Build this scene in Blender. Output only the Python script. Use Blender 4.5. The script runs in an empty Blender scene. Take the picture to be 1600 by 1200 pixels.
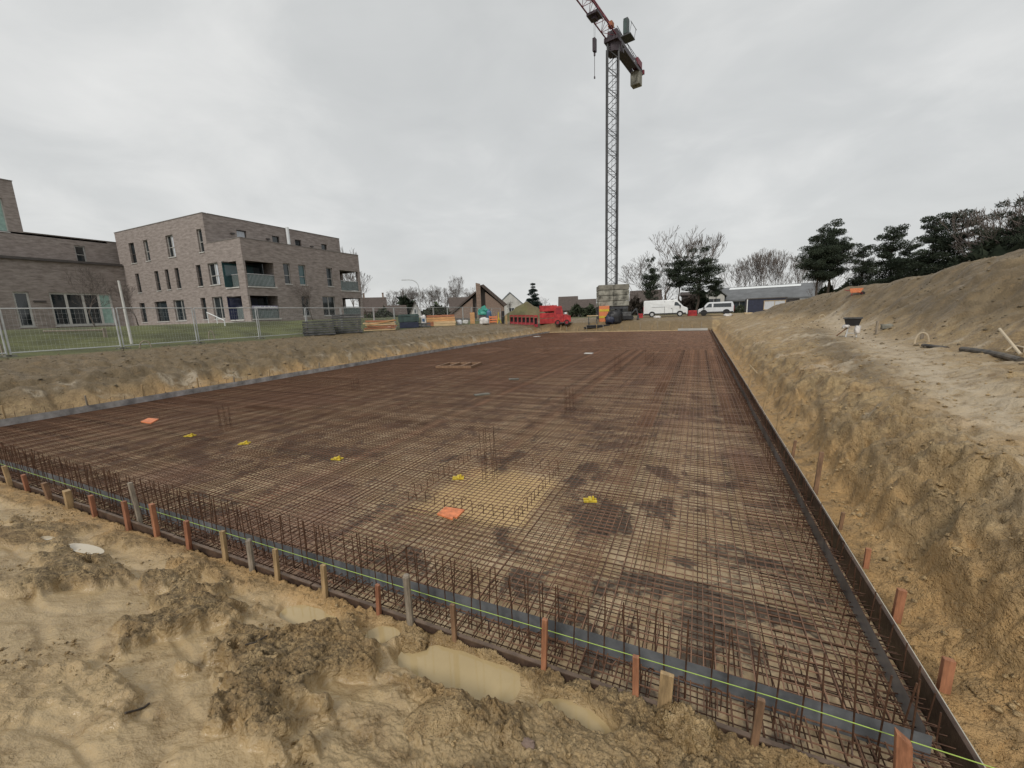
import bpy, math, random
import numpy as np
from mathutils import Vector, Matrix
random.seed(7); RNG = np.random.default_rng(7)
SC = bpy.context.scene; COL = SC.collection; PI = math.pi

# ---------------------------------------------------------------- camera, sky, sun, exposure
EYE = Vector((0.0, 0.0, 2.5)); FPX = 630.0
CR = np.array([[0.90991118, 0.03795255, -0.41306325], [0.41320015, -0.17039181, 0.89455702], [-0.03643187, -0.98464523, -0.17072342]])
cam_d = bpy.data.cameras.new('camera'); cam = bpy.data.objects.new('camera', cam_d); COL.objects.link(cam)
cam_d.sensor_width = 36.0; cam_d.lens = FPX / 1600 * 36; cam_d.clip_start = 0.05; cam_d.clip_end = 3000
mw = Matrix.Identity(4)
for i in range(3):
    mw[i][0] = CR[i, 0]; mw[i][1] = -CR[i, 1]; mw[i][2] = -CR[i, 2]; mw[i][3] = EYE[i]
cam.matrix_world = mw; SC.camera = cam
SC.view_settings.view_transform = 'Standard'; SC.view_settings.look = 'None'
SC.view_settings.exposure = 0.18; SC.view_settings.gamma = 1.0
SC.view_settings.use_curve_mapping = False
SUN_EL, SUN_AZ = math.radians(44), math.radians(178)
W = bpy.data.worlds.new('World'); SC.world = W; W.use_nodes = True
nt = W.node_tree; nt.nodes.clear()
N = nt.nodes.new; L = nt.links.new
out = N('ShaderNodeOutputWorld'); bg = N('ShaderNodeBackground'); bg.inputs['Strength'].default_value = 0.1
sky = N('ShaderNodeTexSky'); sky.sky_type = 'NISHITA'; sky.sun_disc = False
sky.sun_elevation = SUN_EL; sky.sun_rotation = SUN_AZ; sky.air_density = 1.0; sky.dust_density = 3.0
tc = N('ShaderNodeTexCoord'); sep = N('ShaderNodeSeparateXYZ'); L(tc.outputs['Generated'], sep.inputs[0])
def M(op, a, b=None, clamp=False):
    n = N('ShaderNodeMath'); n.operation = op; n.use_clamp = clamp
    for i, v in enumerate((a, b)):
        if v is None: continue
        if isinstance(v, (int, float)): n.inputs[i].default_value = v
        else: L(v, n.inputs[i])
    return n.outputs[0]
# cloud layer seen as a flat sheet overhead: direction divided by height
zz = M('MAXIMUM', sep.outputs[2], 0.0); zd = M('ADD', zz, 0.22)
comb = N('ShaderNodeCombineXYZ'); L(M('DIVIDE', sep.outputs[0], zd), comb.inputs[0]); L(M('DIVIDE', sep.outputs[1], zd), comb.inputs[1])
def noise(scale, detail, rough, dist, vec):
    n = N('ShaderNodeTexNoise'); n.inputs['Scale'].default_value = scale; n.inputs['Detail'].default_value = detail
    n.inputs['Roughness'].default_value = rough; n.inputs['Distortion'].default_value = dist; L(vec, n.inputs['Vector']); return n.outputs['Fac']
n1 = noise(0.6, 6, 0.5, 0.3, comb.outputs[0]); n2 = noise(2.2, 7, 0.55, 0.5, comb.outputs[0])
mixn = M('ADD', M('MULTIPLY', n1, 0.68), M('MULTIPLY', n2, 0.32))
rmp = N('ShaderNodeValToRGB'); L(mixn, rmp.inputs[0])
e = rmp.color_ramp.elements
e[0].position = 0.34; e[0].color = (4.85, 4.97, 4.95, 1); e[1].position = 0.66; e[1].color = (7.4, 7.4, 7.25, 1)
x = rmp.color_ramp.elements.new(0.5); x.color = (5.75, 5.85, 5.8, 1)
# cloud base: a touch brighter low down where the sheet thins towards the horizon
hz = M('POWER', M('SUBTRACT', 1.0, zz, True), 6.0)
hm = N('ShaderNodeMixRGB'); hm.blend_type = 'MIX'; L(M('MULTIPLY', hz, 0.5), hm.inputs[0]); L(rmp.outputs[0], hm.inputs[1]); hm.inputs[2].default_value = (7.3, 7.3, 7.15, 1)
cm = N('ShaderNodeMixRGB'); cm.inputs[0].default_value = 0.93; L(sky.outputs[0], cm.inputs[1]); L(hm.outputs[0], cm.inputs[2])
L(cm.outputs[0], bg.inputs[0]); L(bg.outputs[0], out.inputs[0])
sd = bpy.data.lights.new('sun', 'SUN'); so = bpy.data.objects.new('sun', sd); COL.objects.link(so)
sd.energy = 1.5; sd.angle = math.radians(16); sd.color = (1.0, 0.96, 0.9)
so.rotation_euler = Vector((math.sin(SUN_AZ) * math.cos(SUN_EL), math.cos(SUN_AZ) * math.cos(SUN_EL), math.sin(SUN_EL))).to_track_quat('Z', 'Y').to_euler()
so.location = (0, -20, 60)

# ---------------------------------------------------------------- survey helpers: photograph pixel -> place in the world
def ray(px, py): return CR @ np.array([px - 800.0, py - 600.0, FPX])
def at(px, py, D):
    v = ray(px, py); t = D / math.hypot(v[0], v[1]); return Vector((v[0] * t, v[1] * t, 2.5 + v[2] * t))
def onz(px, py, z):
    v = ray(px, py); t = (z - 2.5) / v[2]; return Vector((v[0] * t, v[1] * t, z))
def onx(px, py, X):
    v = ray(px, py); t = X / v[0]; return (v[1] * t, 2.5 + v[2] * t)
def ony(px, py, Y):
    v = ray(px, py); t = Y / v[1]; return (v[0] * t, 2.5 + v[2] * t)

# ---------------------------------------------------------------- materials
MATS = {}
def mat(name, col, rough=0.7, var=0.25, scale=3.0, col2=None, bump=0.0, bscale=30.0, metal=0.0, spec=0.5, stretch=None, lo=0.35, hi=0.65):
    m = bpy.data.materials.new(name); m.use_nodes = True; t = m.node_tree; b = t.nodes['Principled BSDF']
    b.inputs['Roughness'].default_value = rough; b.inputs['Metallic'].default_value = metal; b.inputs['Specular IOR Level'].default_value = spec
    tc = t.nodes.new('ShaderNodeTexCoord'); vec = tc.outputs['Object']
    if stretch:
        mp = t.nodes.new('ShaderNodeMapping'); mp.inputs['Scale'].default_value = stretch; t.links.new(vec, mp.inputs[0]); vec = mp.outputs[0]
    n = t.nodes.new('ShaderNodeTexNoise'); n.inputs['Scale'].default_value = scale; n.inputs['Detail'].default_value = 5; n.inputs['Roughness'].default_value = 0.65
    t.links.new(vec, n.inputs['Vector'])
    r = t.nodes.new('ShaderNodeValToRGB'); t.links.new(n.outputs['Fac'], r.inputs[0])
    c1 = tuple(max(0, c * (1 - var)) for c in col); c2 = col2 if col2 else tuple(min(1, c * (1 + var)) for c in col)
    r.color_ramp.elements[0].position = lo; r.color_ramp.elements[0].color = (*c1, 1)
    r.color_ramp.elements[1].position = hi; r.color_ramp.elements[1].color = (*c2, 1)
    t.links.new(r.outputs[0], b.inputs['Base Color'])
    if bump:
        n2 = t.nodes.new('ShaderNodeTexNoise'); n2.inputs['Scale'].default_value = bscale; n2.inputs['Detail'].default_value = 4
        t.links.new(vec, n2.inputs['Vector'])
        bp = t.nodes.new('ShaderNodeBump'); bp.inputs['Strength'].default_value = bump; bp.inputs['Distance'].default_value = 0.02
        t.links.new(n2.outputs['Fac'], bp.inputs['Height']); t.links.new(bp.outputs[0], b.inputs['Normal'])
    MATS[name] = m; return m
RUST = mat('rusty_steel', (0.11, 0.056, 0.036), 0.48, 0.5, 4.0, (0.30, 0.168, 0.105), spec=0.25)
RUSTD = mat('wet_rusty_steel', (0.060, 0.031, 0.021), 0.5, 0.4, 8.0, (0.15, 0.08, 0.05), spec=0.25)
BOARD = mat('wet_shutter_board', (0.055, 0.034, 0.026), 0.5, 0.4, 5.0, (0.11, 0.07, 0.05), bump=0.3)
BOARDT = mat('board_edge', (0.13, 0.09, 0.065), 0.6, 0.4, 6.0, bump=0.2)
STRIPP = mat('sky_sheen_sheet', (0.36, 0.37, 0.39), 0.3, 0.3, 2.5, (0.62, 0.63, 0.65), bump=0.12, bscale=8, metal=0.3)  # same joint sheet, its sky reflection painted in as a paler grey
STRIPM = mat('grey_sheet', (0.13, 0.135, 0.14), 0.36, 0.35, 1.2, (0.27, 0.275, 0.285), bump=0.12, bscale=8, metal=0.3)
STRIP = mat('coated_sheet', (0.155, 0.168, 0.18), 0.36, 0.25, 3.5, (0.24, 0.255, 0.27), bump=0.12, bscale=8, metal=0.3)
STAKES = [mat('stake_orange', (0.36, 0.16, 0.085), 0.65, 0.3, 9, bump=0.3, stretch=(3, 3, 0.5)), mat('stake_red', (0.29, 0.125, 0.07), 0.65, 0.3, 9, bump=0.3, stretch=(3, 3, .5)),
          mat('stake_tan', (0.36, 0.25, 0.13), 0.7, 0.35, 9, bump=0.3, stretch=(3, 3, .5)), mat('stake_grey', (0.27, 0.23, 0.18), 0.75, 0.4, 9, bump=0.4, stretch=(3, 3, .5)),
          mat('stake_brown', (0.22, 0.13, 0.075), 0.7, 0.35, 9, bump=0.3, stretch=(3, 3, .5))]
PALEWOOD = mat('pale_wood', (0.50, 0.38, 0.22), 0.7, 0.25, 4, bump=0.2)
STRING = mat('line_yellow_green', (0.40, 0.55, 0.12), 0.6, 0.1)
STRINGW = mat('line_white', (0.6, 0.58, 0.5), 0.6, 0.1)
ORANGE = mat('orange_board', (0.66, 0.21, 0.085), 0.5, 0.3, 12)
YELLOW = mat('yellow_plastic', (0.58, 0.43, 0.04), 0.55, 0.3, 20)
BRICK = mat('brick', (0.27, 0.222, 0.198), 0.85, 0.33, 1.6, (0.41, 0.355, 0.325), bump=0.4, bscale=30, stretch=(1, 1, 4), lo=.28, hi=.72)
BRICKR = mat('brick_red', (0.23, 0.16, 0.125), 0.85, 0.25, 3, (0.30, 0.22, 0.175), stretch=(1, 1, 4))
CAP = mat('roof_trim', (0.075, 0.065, 0.06), 0.5, 0.2)
TRIM = mat('wall_coping', (0.20, 0.18, 0.165), 0.6, 0.2)
FRAME = mat('window_frame_grey', (0.42, 0.41, 0.39), 0.5, 0.1)
DFRAME = mat('window_frame_dark', (0.07, 0.06, 0.055), 0.5, 0.1)
GLASS = mat('window_glass', (0.020, 0.028, 0.032), 0.04, 0.4, 0.6, spec=0.8)
GLASST = mat('window_glass_teal', (0.03, 0.075, 0.085), 0.05, 0.4, 0.5, (0.05, 0.13, 0.14), spec=0.8)
GLASSB = mat('window_glass_blue', (0.025, 0.03, 0.07), 0.05, 0.4, 0.5, spec=0.8)
CURTAIN = mat('curtain_white', (0.55, 0.58, 0.62), 0.7, 0.15, 8, stretch=(6, 6, .3))
CURTAING = mat('curtain_green', (0.30, 0.45, 0.40), 0.3, 0.2, 3)
RAILG = mat('railing_glass', (0.085, 0.13, 0.125), 0.06, 0.25, 1.0, spec=0.7)
SILL = mat('pale_sill', (0.55, 0.54, 0.51), 0.6, 0.1)
SOFFIT = mat('plaster', (0.30, 0.27, 0.24), 0.8, 0.1)
GALV = mat('galvanised_tube', (0.52, 0.53, 0.53), 0.45, 0.15, metal=0.3)
CONC = mat('weathered_concrete', (0.19, 0.185, 0.15), 0.85, 0.6, 1.4, (0.36, 0.35, 0.295), bump=0.3)
CONCD = mat('dark_concrete', (0.19, 0.18, 0.15), 0.85, 0.4, 1.5, bump=0.3)
STEELD = mat('crane_grey', (0.05, 0.052, 0.056), 0.5, 0.25)
CRANER = mat('crane_red', (0.17, 0.02, 0.035), 0.5, 0.3)
CRANED = mat('crane_dark', (0.05, 0.035, 0.045), 0.5, 0.3)
BLACK = mat('black_plastic', (0.02, 0.02, 0.022), 0.5, 0.3)
RUBBER = mat('tyre_rubber', (0.018, 0.018, 0.018), 0.8, 0.2)
WHITEP = mat('white_paint', (0.72, 0.74, 0.74), 0.3, 0.05, spec=0.6)
SILVER = mat('silver_paint', (0.60, 0.62, 0.64), 0.3, 0.06, metal=0.15)
RED = mat('red_paint', (0.36, 0.022, 0.026), 0.55, 0.3, 1.2, (0.58, 0.05, 0.05))
REDD = mat('dark_red_paint', (0.30, 0.02, 0.03), 0.55, 0.3)
TIMBER = mat('fresh_timber', (0.52, 0.29, 0.13), 0.75, 0.25, 4, bump=0.2, stretch=(.4, 3, 3))
TIMBERP = mat('pale_timber', (0.58, 0.42, 0.24), 0.75, 0.2, 4, stretch=(.4, 3, 3))
TIMBERR = mat('reddish_timber', (0.36, 0.15, 0.08), 0.75, 0.3, 4, stretch=(.4, 3, 3))
PANELG = mat('grey_form_panel', (0.055, 0.058, 0.06), 0.55, 0.4, 2.5, (0.12, 0.12, 0.12))
GREEND = mat('dark_green_paint', (0.045, 0.075, 0.07), 0.5, 0.3, 2)
NAVY = mat('navy_paint', (0.022, 0.028, 0.055), 0.45, 0.25)
TEAL = mat('teal_tarp', (0.06, 0.33, 0.26), 0.5, 0.3, 1.5)
BLUE = mat('blue_plastic', (0.05, 0.11, 0.20), 0.5, 0.3, 1.5)
WHITEF = mat('white_sack', (0.62, 0.60, 0.58), 0.7, 0.25, 4, bump=0.4)
ROOFB = mat('brown_roof', (0.085, 0.065, 0.055), 0.8, 0.25)
ROOFG = mat('grey_roof', (0.14, 0.145, 0.15), 0.7, 0.2, 0.6)
ROOFBL = mat('blue_grey_roof', (0.22, 0.25, 0.29), 0.6, 0.15, 0.6)
WALLW = mat('pale_wall', (0.50, 0.49, 0.46), 0.8, 0.2, 0.4)
WALLG = mat('grey_wall', (0.16, 0.145, 0.135), 0.8, 0.25, 0.5)
BARK = mat('bark', (0.075, 0.06, 0.048), 0.9, 0.3, 4)
BARKB = mat('twigs', (0.12, 0.098, 0.085), 0.9, 0.3, 1)
BARKP = mat('pale_bark', (0.22, 0.20, 0.18), 0.9, 0.4, 2)
NEEDLE = mat('pine_needles', (0.024, 0.036, 0.024), 0.9, 0.35, .9, (0.052, 0.066, 0.042), spec=0.2)
SPRUCE = mat('spruce_needles', (0.013, 0.028, 0.024), 0.9, 0.3, 1.5, (0.028, 0.045, 0.036), spec=0.2)
HEDGE = mat('hedge_leaves', (0.045, 0.055, 0.032), 0.9, 0.35, 1.5, spec=0.2)
BEIGE = mat('beige_pipe', (0.50, 0.42, 0.30), 0.6, 0.15)
PURPLE = mat('bunting', (0.30, 0.26, 0.42), 0.7, 0.3, 6, (0.55, 0.53, 0.62))
CLOD = mat('clay_clod', (0.24, 0.175, 0.10), 0.42, 0.4, 7, (0.40, 0.305, 0.185), bump=1.0, bscale=34)

# ---------------------------------------------------------------- mesh builder
class MB:
    def __init__(s): s.v = []; s.f = []
    def quad(s, a, b, c, d):
        i = len(s.v); s.v += [tuple(a), tuple(b), tuple(c), tuple(d)]; s.f.append((i, i + 1, i + 2, i + 3)); return s
    def tri(s, a, b, c):
        i = len(s.v); s.v += [tuple(a), tuple(b), tuple(c)]; s.f.append((i, i + 1, i + 2)); return s
    def box(s, c, d, rz=0.0, taper=1.0, ry=0.0):
        i = len(s.v); hx, hy, hz_ = d[0] / 2, d[1] / 2, d[2] / 2; co, si = math.cos(rz), math.sin(rz); cy, sy = math.cos(ry), math.sin(ry)
        for z in (-1, 1):
            k = taper if z > 0 else 1.0
            for x, y in ((-1, -1), (1, -1), (1, 1), (-1, 1)):
                X, Y, Z = x * hx * k, y * hy * k, z * hz_
                X, Z = X * cy + Z * sy, -X * sy + Z * cy
                s.v.append((c[0] + X * co - Y * si, c[1] + X * si + Y * co, c[2] + Z))
        s.f += [tuple(i + q for q in f) for f in ((3, 2, 1, 0), (4, 5, 6, 7), (0, 1, 5, 4), (1, 2, 6, 5), (2, 3, 7, 6), (3, 0, 4, 7))]; return s
    def bar(s, p, q, r, n=4, r2=None, caps=True):
        p = Vector(p); q = Vector(q); d = q - p
        if d.length < 1e-6: return s
        d.normalize(); a = Vector((0, 0, 1)) if abs(d.z) < 0.9 else Vector((1, 0, 0)); u = d.cross(a).normalized(); w = d.cross(u)
        i = len(s.v); r2 = r if r2 is None else r2
        for k in range(n):
            t = 2 * PI * k / n + PI / n; o = u * math.cos(t) + w * math.sin(t); s.v.append(tuple(p + o * r)); s.v.append(tuple(q + o * r2))
        for k in range(n):
            a0 = i + 2 * k; b0 = i + 2 * ((k + 1) % n); s.f.append((a0, a0 + 1, b0 + 1, b0))
        if caps: s.f.append(tuple(i + 2 * k for k in range(n))); s.f.append(tuple(i + 2 * k + 1 for k in reversed(range(n))))
        return s
    def path(s, pts, r, n=6):
        for a, b in zip(pts, pts[1:]): s.bar(a, b, r, n)
        return s
    def prism(s, poly, y0, y1):      # polygon in x,z pushed along y
        i = len(s.v); n = len(poly)
        for y in (y0, y1): s.v += [(p[0], y, p[1]) for p in poly]
        s.f.append(tuple(range(i, i + n))); s.f.append(tuple(reversed(range(i + n, i + 2 * n))))
        for k in range(n): s.f.append((i + k, i + n + k, i + n + (k + 1) % n, i + (k + 1) % n))
        return s
    def blob(s, c, d, seed=0, amp=0.2, nu=10, nv=6):
        nu, nv = 24, 14; i = len(s.v)
        for a in range(nv + 1):
            th = PI * a / nv
            for b in range(nu):
                ph = 2 * PI * b / nu; cx_, cy_, cz_ = math.sin(th) * math.cos(ph), math.sin(th) * math.sin(ph), math.cos(th); k = 1 + amp * (1.5 * float(perlin(cx_ * 1.7 + seed + cz_, cy_ * 1.7 + cz_ * 1.3, seed)) + 1.0 * float(perlin(cx_ * 4 + cz_ * 2.5, cy_ * 4 + cz_ * 3, seed + 1)))
                bx = lambda q: math.copysign(abs(q) ** .55, q)
                s.v.append((c[0] + d[0] / 2 * k * bx(math.sin(th)) * bx(math.cos(ph)), c[1] + d[1] / 2 * k * bx(math.sin(th)) * bx(math.sin(ph)), c[2] + d[2] / 2 * k * bx(math.cos(th))))
        for a in range(nv):
            for b in range(nu):
                s.f.append((i + a * nu + b, i + (a + 1) * nu + b, i + (a + 1) * nu + (b + 1) % nu, i + a * nu + (b + 1) % nu))
        return s
    def mesh(s, name, m, smooth=False):
        me = bpy.data.meshes.new(name); me.from_pydata(s.v, [], s.f); me.materials.append(m)
        if smooth: me.polygons.foreach_set('use_smooth', [True] * len(me.polygons))
        me.update(); return me
    def build(s, name, m, parent=None, smooth=False, bevel=0.0):
        o = bpy.data.objects.new(name, s.mesh(name, m, smooth)); COL.objects.link(o)
        if parent: o.parent = parent
        if bevel:
            b = o.modifiers.new('bevel', 'BEVEL'); b.width = bevel; b.segments = 2; b.limit_method = 'ANGLE'
        return o
def link(name, me, parent=None, loc=None, rot=None, sc=None):
    o = bpy.data.objects.new(name, me); COL.objects.link(o)
    if parent: o.parent = parent
    if loc is not None: o.location = loc
    if rot is not None: o.rotation_euler = rot
    if sc is not None: o.scale = sc
    return o
def tag(o, label, cat, group=None):
    o['label'] = label; o['category'] = cat
    if group: o['group'] = group
    return o
def thing(name, label, cat, loc=(0, 0, 0), rz=0.0, group=None):
    o = bpy.data.objects.new(name, None); o.empty_display_size = 0.3; COL.objects.link(o); o.location = loc; o.rotation_euler = (0, 0, rz)
    return tag(o, label, cat, group)
def kind(o, k): o['kind'] = k; return o
def dup(root, loc, rz=None, label=None, sc=None):
    r = root.copy(); COL.objects.link(r); r.location = loc
    if rz is not None: r.rotation_euler = (0, 0, rz)
    if label: r['label'] = label
    if sc: r.scale = (sc, sc, sc) if isinstance(sc, (int, float)) else sc
    for ch in list(root.children):
        c = ch.copy(); COL.objects.link(c); c.parent = r
        for g in list(ch.children):
            d = g.copy(); COL.objects.link(d); d.parent = c
    return r
def facing(p): return math.atan2(-p[0], p[1])        # rotation that turns local x to the right as seen from the viewer

# ---------------------------------------------------------------- noise
def perlin(x, y, seed):
    x = np.asarray(x, float); y = np.asarray(y, float)
    xi = np.floor(x).astype(np.int64); yi = np.floor(y).astype(np.int64); fx = x - xi; fy = y - yi
    u = fx * fx * fx * (fx * (fx * 6 - 15) + 10); v = fy * fy * fy * (fy * (fy * 6 - 15) + 10)
    def g(ix, iy, dx, dy):
        h = (ix * 374761393 + iy * 668265263 + seed * 974711) & 0xffffffff
        h = ((h ^ (h >> 13)) * 1274126177) & 0xffffffff; h = h ^ (h >> 16)
        a = (h & 0xffff) * (2 * PI / 65536); return np.cos(a) * dx + np.sin(a) * dy
    n00 = g(xi, yi, fx, fy); n10 = g(xi + 1, yi, fx - 1, fy); n01 = g(xi, yi + 1, fx, fy - 1); n11 = g(xi + 1, yi + 1, fx - 1, fy - 1)
    return 1.5 * ((n00 * (1 - u) + n10 * u) * (1 - v) + (n01 * (1 - u) + n11 * u) * v)
def fbm(x, y, seed, o=4, g=0.5):
    s = 0; a = 1.0; t = 0
    for k in range(o): s = s + a * perlin(x * 2 ** k, y * 2 ** k, seed + k); t += a; a *= g
    return s / t
def cells(x, y, seed):
    x = np.asarray(x, float); y = np.asarray(y, float); xi = np.floor(x).astype(np.int64); yi = np.floor(y).astype(np.int64); best = np.full(x.shape, 9.0); val = np.zeros(x.shape)
    for i in (-1, 0, 1):
        for j in (-1, 0, 1):
            h = ((xi + i) * 374761393 + (yi + j) * 668265263 + seed * 974711) & 0xffffffff; h = ((h ^ (h >> 13)) * 1274126177) & 0xffffffff; h = h ^ (h >> 16)
            px = xi + i + (h & 255) / 255.0; py = yi + j + ((h >> 8) & 255) / 255.0; rr = ((h >> 16) & 255) / 255.0; d = np.hypot(x - px, y - py) / (.45 + .75 * rr); m = d < best; best = np.where(m, d, best); val = np.where(m, rr, val)
    return best, val
def sst(a, b, x):
    t = np.clip((np.asarray(x, float) - a) / (b - a), 0, 1); return t * t * (3 - 2 * t)
# ---------------------------------------------------------------- terrain
# slab area: x -17.65..1.45, y 2.45..50.0 ; top of the shuttering z = 0 ; surrounding site about z = 1.45
PUD = [(-1.52, 2.13, .50, .21, .0), (-3.05, 2.10, .34, .13, .0), (-2.28, 2.2, .15, .10, .2), (-0.60, 2.13, .24, .085, -.1)]
PZ = -0.105
PUD2 = [(-6.25, 1.78, .26, .055, .1), (-7.0, 1.72, .14, .035, .1), (-5.75, 1.62, .12, .03, .1)]
def pud_d(x, y, P):
    d = np.full(np.shape(x), 9.0)
    for cx, cy, rx, ry, a in P:
        c, s = math.cos(a), math.sin(a); u = ((x - cx) * c + (y - cy) * s) / rx; v = (-(x - cx) * s + (y - cy) * c) / ry
        d = np.minimum(d, np.sqrt(u * u + v * v))
    return d
def ridge(n): return 1 - 2 * np.abs(n)
def terrain(x, y, detail=True, attrs=False):
    x = np.asarray(x, float); y = np.asarray(y, float); r = np.hypot(x, y)
    wob = 0.28 * fbm(x * .45, y * .45, 11, 3) + (0.10 * fbm(x * 1.9, y * 1.9, 15, 2) if detail else 0)
    dl = -17.75 - x; dr = x - 1.55; db = y - 50.15; df = 2.36 - y
    # left bank: steep cut then a gentle shoulder up to the fence
    dlw = dl + wob * 2.0 * sst(.5, 2, dl)
    pl = -.15 + .20 * sst(0, .8, dl) + .58 * sst(.8, 1.6, dlw) + .30 * sst(2.0, 2.5, dlw) + .53 * sst(2.3, 8.0, dl)
    # right bank
    drw = dr + wob * .45 * sst(.25, .9, dr)
    rag = .16 * perlin(y * .55, y * .0 + 3, 301) + (.13 * ridge(perlin(x * 3.2, y * .9, 303)) + .06 * ridge(perlin(x * 7, y * 2.2, 305)) if detail else 0)
    drr = drw + rag * sst(.2, .6, dr)
    pr = -.16 + .10 * sst(.1, .45, dr) + .30 * sst(.36, .62, drr) + .24 * sst(.60, .80, drr) + .28 * sst(.85, 1.25, drr) + .50 * sst(1.0, 3.0, dr) + .08 * sst(3, 6, dr)
    pb = -.15 + .3 * sst(0, .6, db + wob) + .95 * sst(.4, 2.6, db + wob * 1.6) + .3 * sst(2.5, 7, db)
    pf = -.10 + .30 * np.clip(df - .05, 0, 4.5) ** 1.05
    neg = -.26
    scal = x.ndim == 0
    if scal: x, y, r, dl, dr, db, df, wob = (np.atleast_1d(q) for q in (x, y, r, dl, dr, db, df, wob)); pl, pr, pb, pf = (np.atleast_1d(q) for q in (pl, pr, pb, pf))
    z = np.maximum.reduce([np.where(dl > 0, pl, neg), np.where(dr > 0, pr, neg), np.where(db > 0, pb, neg), np.where(df > 0, pf, neg)])
    # lawn rising to the apartments
    z = z + 1.2 * sst(-27.5, -34.5, x) * (1 - sst(40, 62, y))
    # spoil mound on the right
    xf = np.interp(y, [0, 8, 25, 36, 44, 52], [4.7, 4.9, 6.3, 4.6, 2.8, 1.5])
    hm = np.interp(y, [0, 12, 18, 27, 35, 41, 46, 51, 56], [3.1, 3.0, 2.75, 2.25, 2.0, 1.45, .75, .25, 0])
    mn = fbm(x * .35, y * .35, 31, 4)
    md = sst(0, 4.6, x - xf + .8 * mn) * hm * (1 - sst(15, 22, x)) + .22 * mn * sst(1.5, 3, x - xf) * sst(54, 42, y) + .13 * ridge(perlin(x * .9 - y * .35, y * .5, 307)) * sst(.3, 1.5, x - xf) * sst(54, 42, y) * (.4 + .6 * sst(3.5, 1, x - xf))
    z = z + md
    # grassy heap far behind the slab
    hp = at(822, 490, 70); z = z + 3.1 * np.clip(1 - np.hypot((x - hp.x) / 1.25, y - hp.y) / 3.6 + .10 * fbm(x * .9, y * .9, 77, 3), 0, 1) ** .8 * (np.hypot(x - hp.x, y - hp.y) < 6)
    inside = (x > -17.75) & (x < 1.55) & (y > 2.36) & (y < 50.15)
    lawn = sst(-24.6, -26.2, x + 1.6 * wob) * sst(75, 55, y) * (dl > 0)
    far = sst(62, 80, r)
    if not detail: return z[0] if scal else z
    sp = np.where(r < 4.2, np.maximum(.0032 * r, .004), .0065 * r)                                  # grid spacing there
    def w(lam): return sst(1.6, 3.5, lam / sp)
    cl = sst(-.02, .14, fbm(x * 1.0 + 3, y * 1.5, 41, 3) + .10 * perlin(x * 6, y * 7, 43) + .05 * perlin(x * 15, y * 17, 45))              # clumpy spoil against smooth slurry
    frontz = (df > 0) * 1.0
    smoothz = frontz * sst(1.15, .7, y + .35 * fbm(x * .5, 0 * y, 47, 2)) * sst(.2, -1.2, x + .9)
    cl = np.where(frontz > 0, np.clip(cl * (1 - .75 * smoothz) + .75 * sst(-2.4, -.4, x) * sst(.7, 1.1, y) * sst(.4, .1, x) + .5 * sst(.45, .15, df), 0, 1), cl)
    qp = pud_d(x, y, PUD) + .45 * perlin(x * 4, y * 4, 127); cl = np.where(df > 0, cl * sst(1.05, 1.5, qp), cl)
    rough = (1 - .85 * lawn) * (1 - .6 * far)
    near = sst(14, 5, r)
    d = .06 * fbm(x * .8, y * .8, 51, 3) * w(1.2)
    d = d + (.014 + .020 * cl) * ridge(perlin(x * 3.1 + .6 * perlin(x * 2, y * 2, 5), y * 3.4, 61)) * w(.32)
    d = d + (.005 + .012 * cl) * ridge(perlin(x * 7.7, y * 8.3 + .5 * perlin(x * 5, y * 5, 6), 67)) * w(.13)
    d = d + (.002 + .009 * cl) * ridge(perlin(x * 17, y * 18, 71)) * w(.06)
    d = d + (.001 + .008 * cl) * perlin(x * 38, y * 40, 73) * w(.027)
    nearm = (r < 7) & ~inside
    if nearm.any():
        xn, yn = x[nearm], y[nearm]; wx = .12 * perlin(xn * 5, yn * 5, 201); wy = .12 * perlin(xn * 5, yn * 5, 203); cn = cl[nearm]
        cn = np.where(df[nearm] > 0, cn, .75); b1, v1 = cells((xn + wx) * 9, (yn + wy) * 9, 7); b2, v2 = cells((xn + wx) * 21, (yn + wy) * 21, 9); b3, v3 = cells(xn * 46 + wx * 60, yn * 46, 11)
        dd = cn * (.034 * np.sqrt(np.clip(1 - b1 * b1, 0, 1)) * sst(.35, .8, v1) + .024 * np.sqrt(np.clip(1 - b2 * b2, 0, 1)) * (.3 + v2) + .012 * np.sqrt(np.clip(1 - b3 * b3, 0, 1)) * sst(4.5, 3.0, r[nearm])) * sst(7, 5, r[nearm])
        d[nearm] += dd
    # ruts and foot marks in the slurry
    rut = ridge(perlin(x * .9 + y * 1.5, y * 2.6 - x * .8, 83)); d = d - .02 * (1 - cl) * sst(.55, .95, rut) * frontz
    bankd = np.maximum.reduce([sst(.1, .6, dl) * sst(10, 4, dl), sst(.1, .5, dr) * sst(5, 2, dr), sst(.1, .5, db) * sst(6, 2, db)])
    d = d + bankd * (.17 * fbm(x * 1.7, y * 1.7, 91, 3) * w(.6) + .08 * ridge(perlin(x * 3.4, y * 1.8, 95)) * w(.2) + .06 * ridge(perlin(x * 7, y * 5 + x * 2, 97)) * w(.13))
    bm = (r < 22) & (dr > .25) & (dr < 3.5)
    if bm.any():
        xb, yb = x[bm], y[bm]; b1, v1 = cells(xb * 3.0 + .4 * perlin(xb * 2, yb * 2, 211), yb * 1.9 + .4 * perlin(xb * 2, yb * 2, 213), 17); b2, v2 = cells(xb * 8 + .5 * perlin(xb * 5, yb * 5, 215), yb * 6, 19)
        d[bm] += sst(.25, .6, dr[bm]) * sst(3.5, 1.2, dr[bm]) * sst(22, 12, r[bm]) * (.13 * np.sqrt(np.clip(1 - b1 * b1, 0, 1)) * (.2 + v1) - .05 + .05 * np.sqrt(np.clip(1 - b2 * b2, 0, 1)) * v2)
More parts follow.
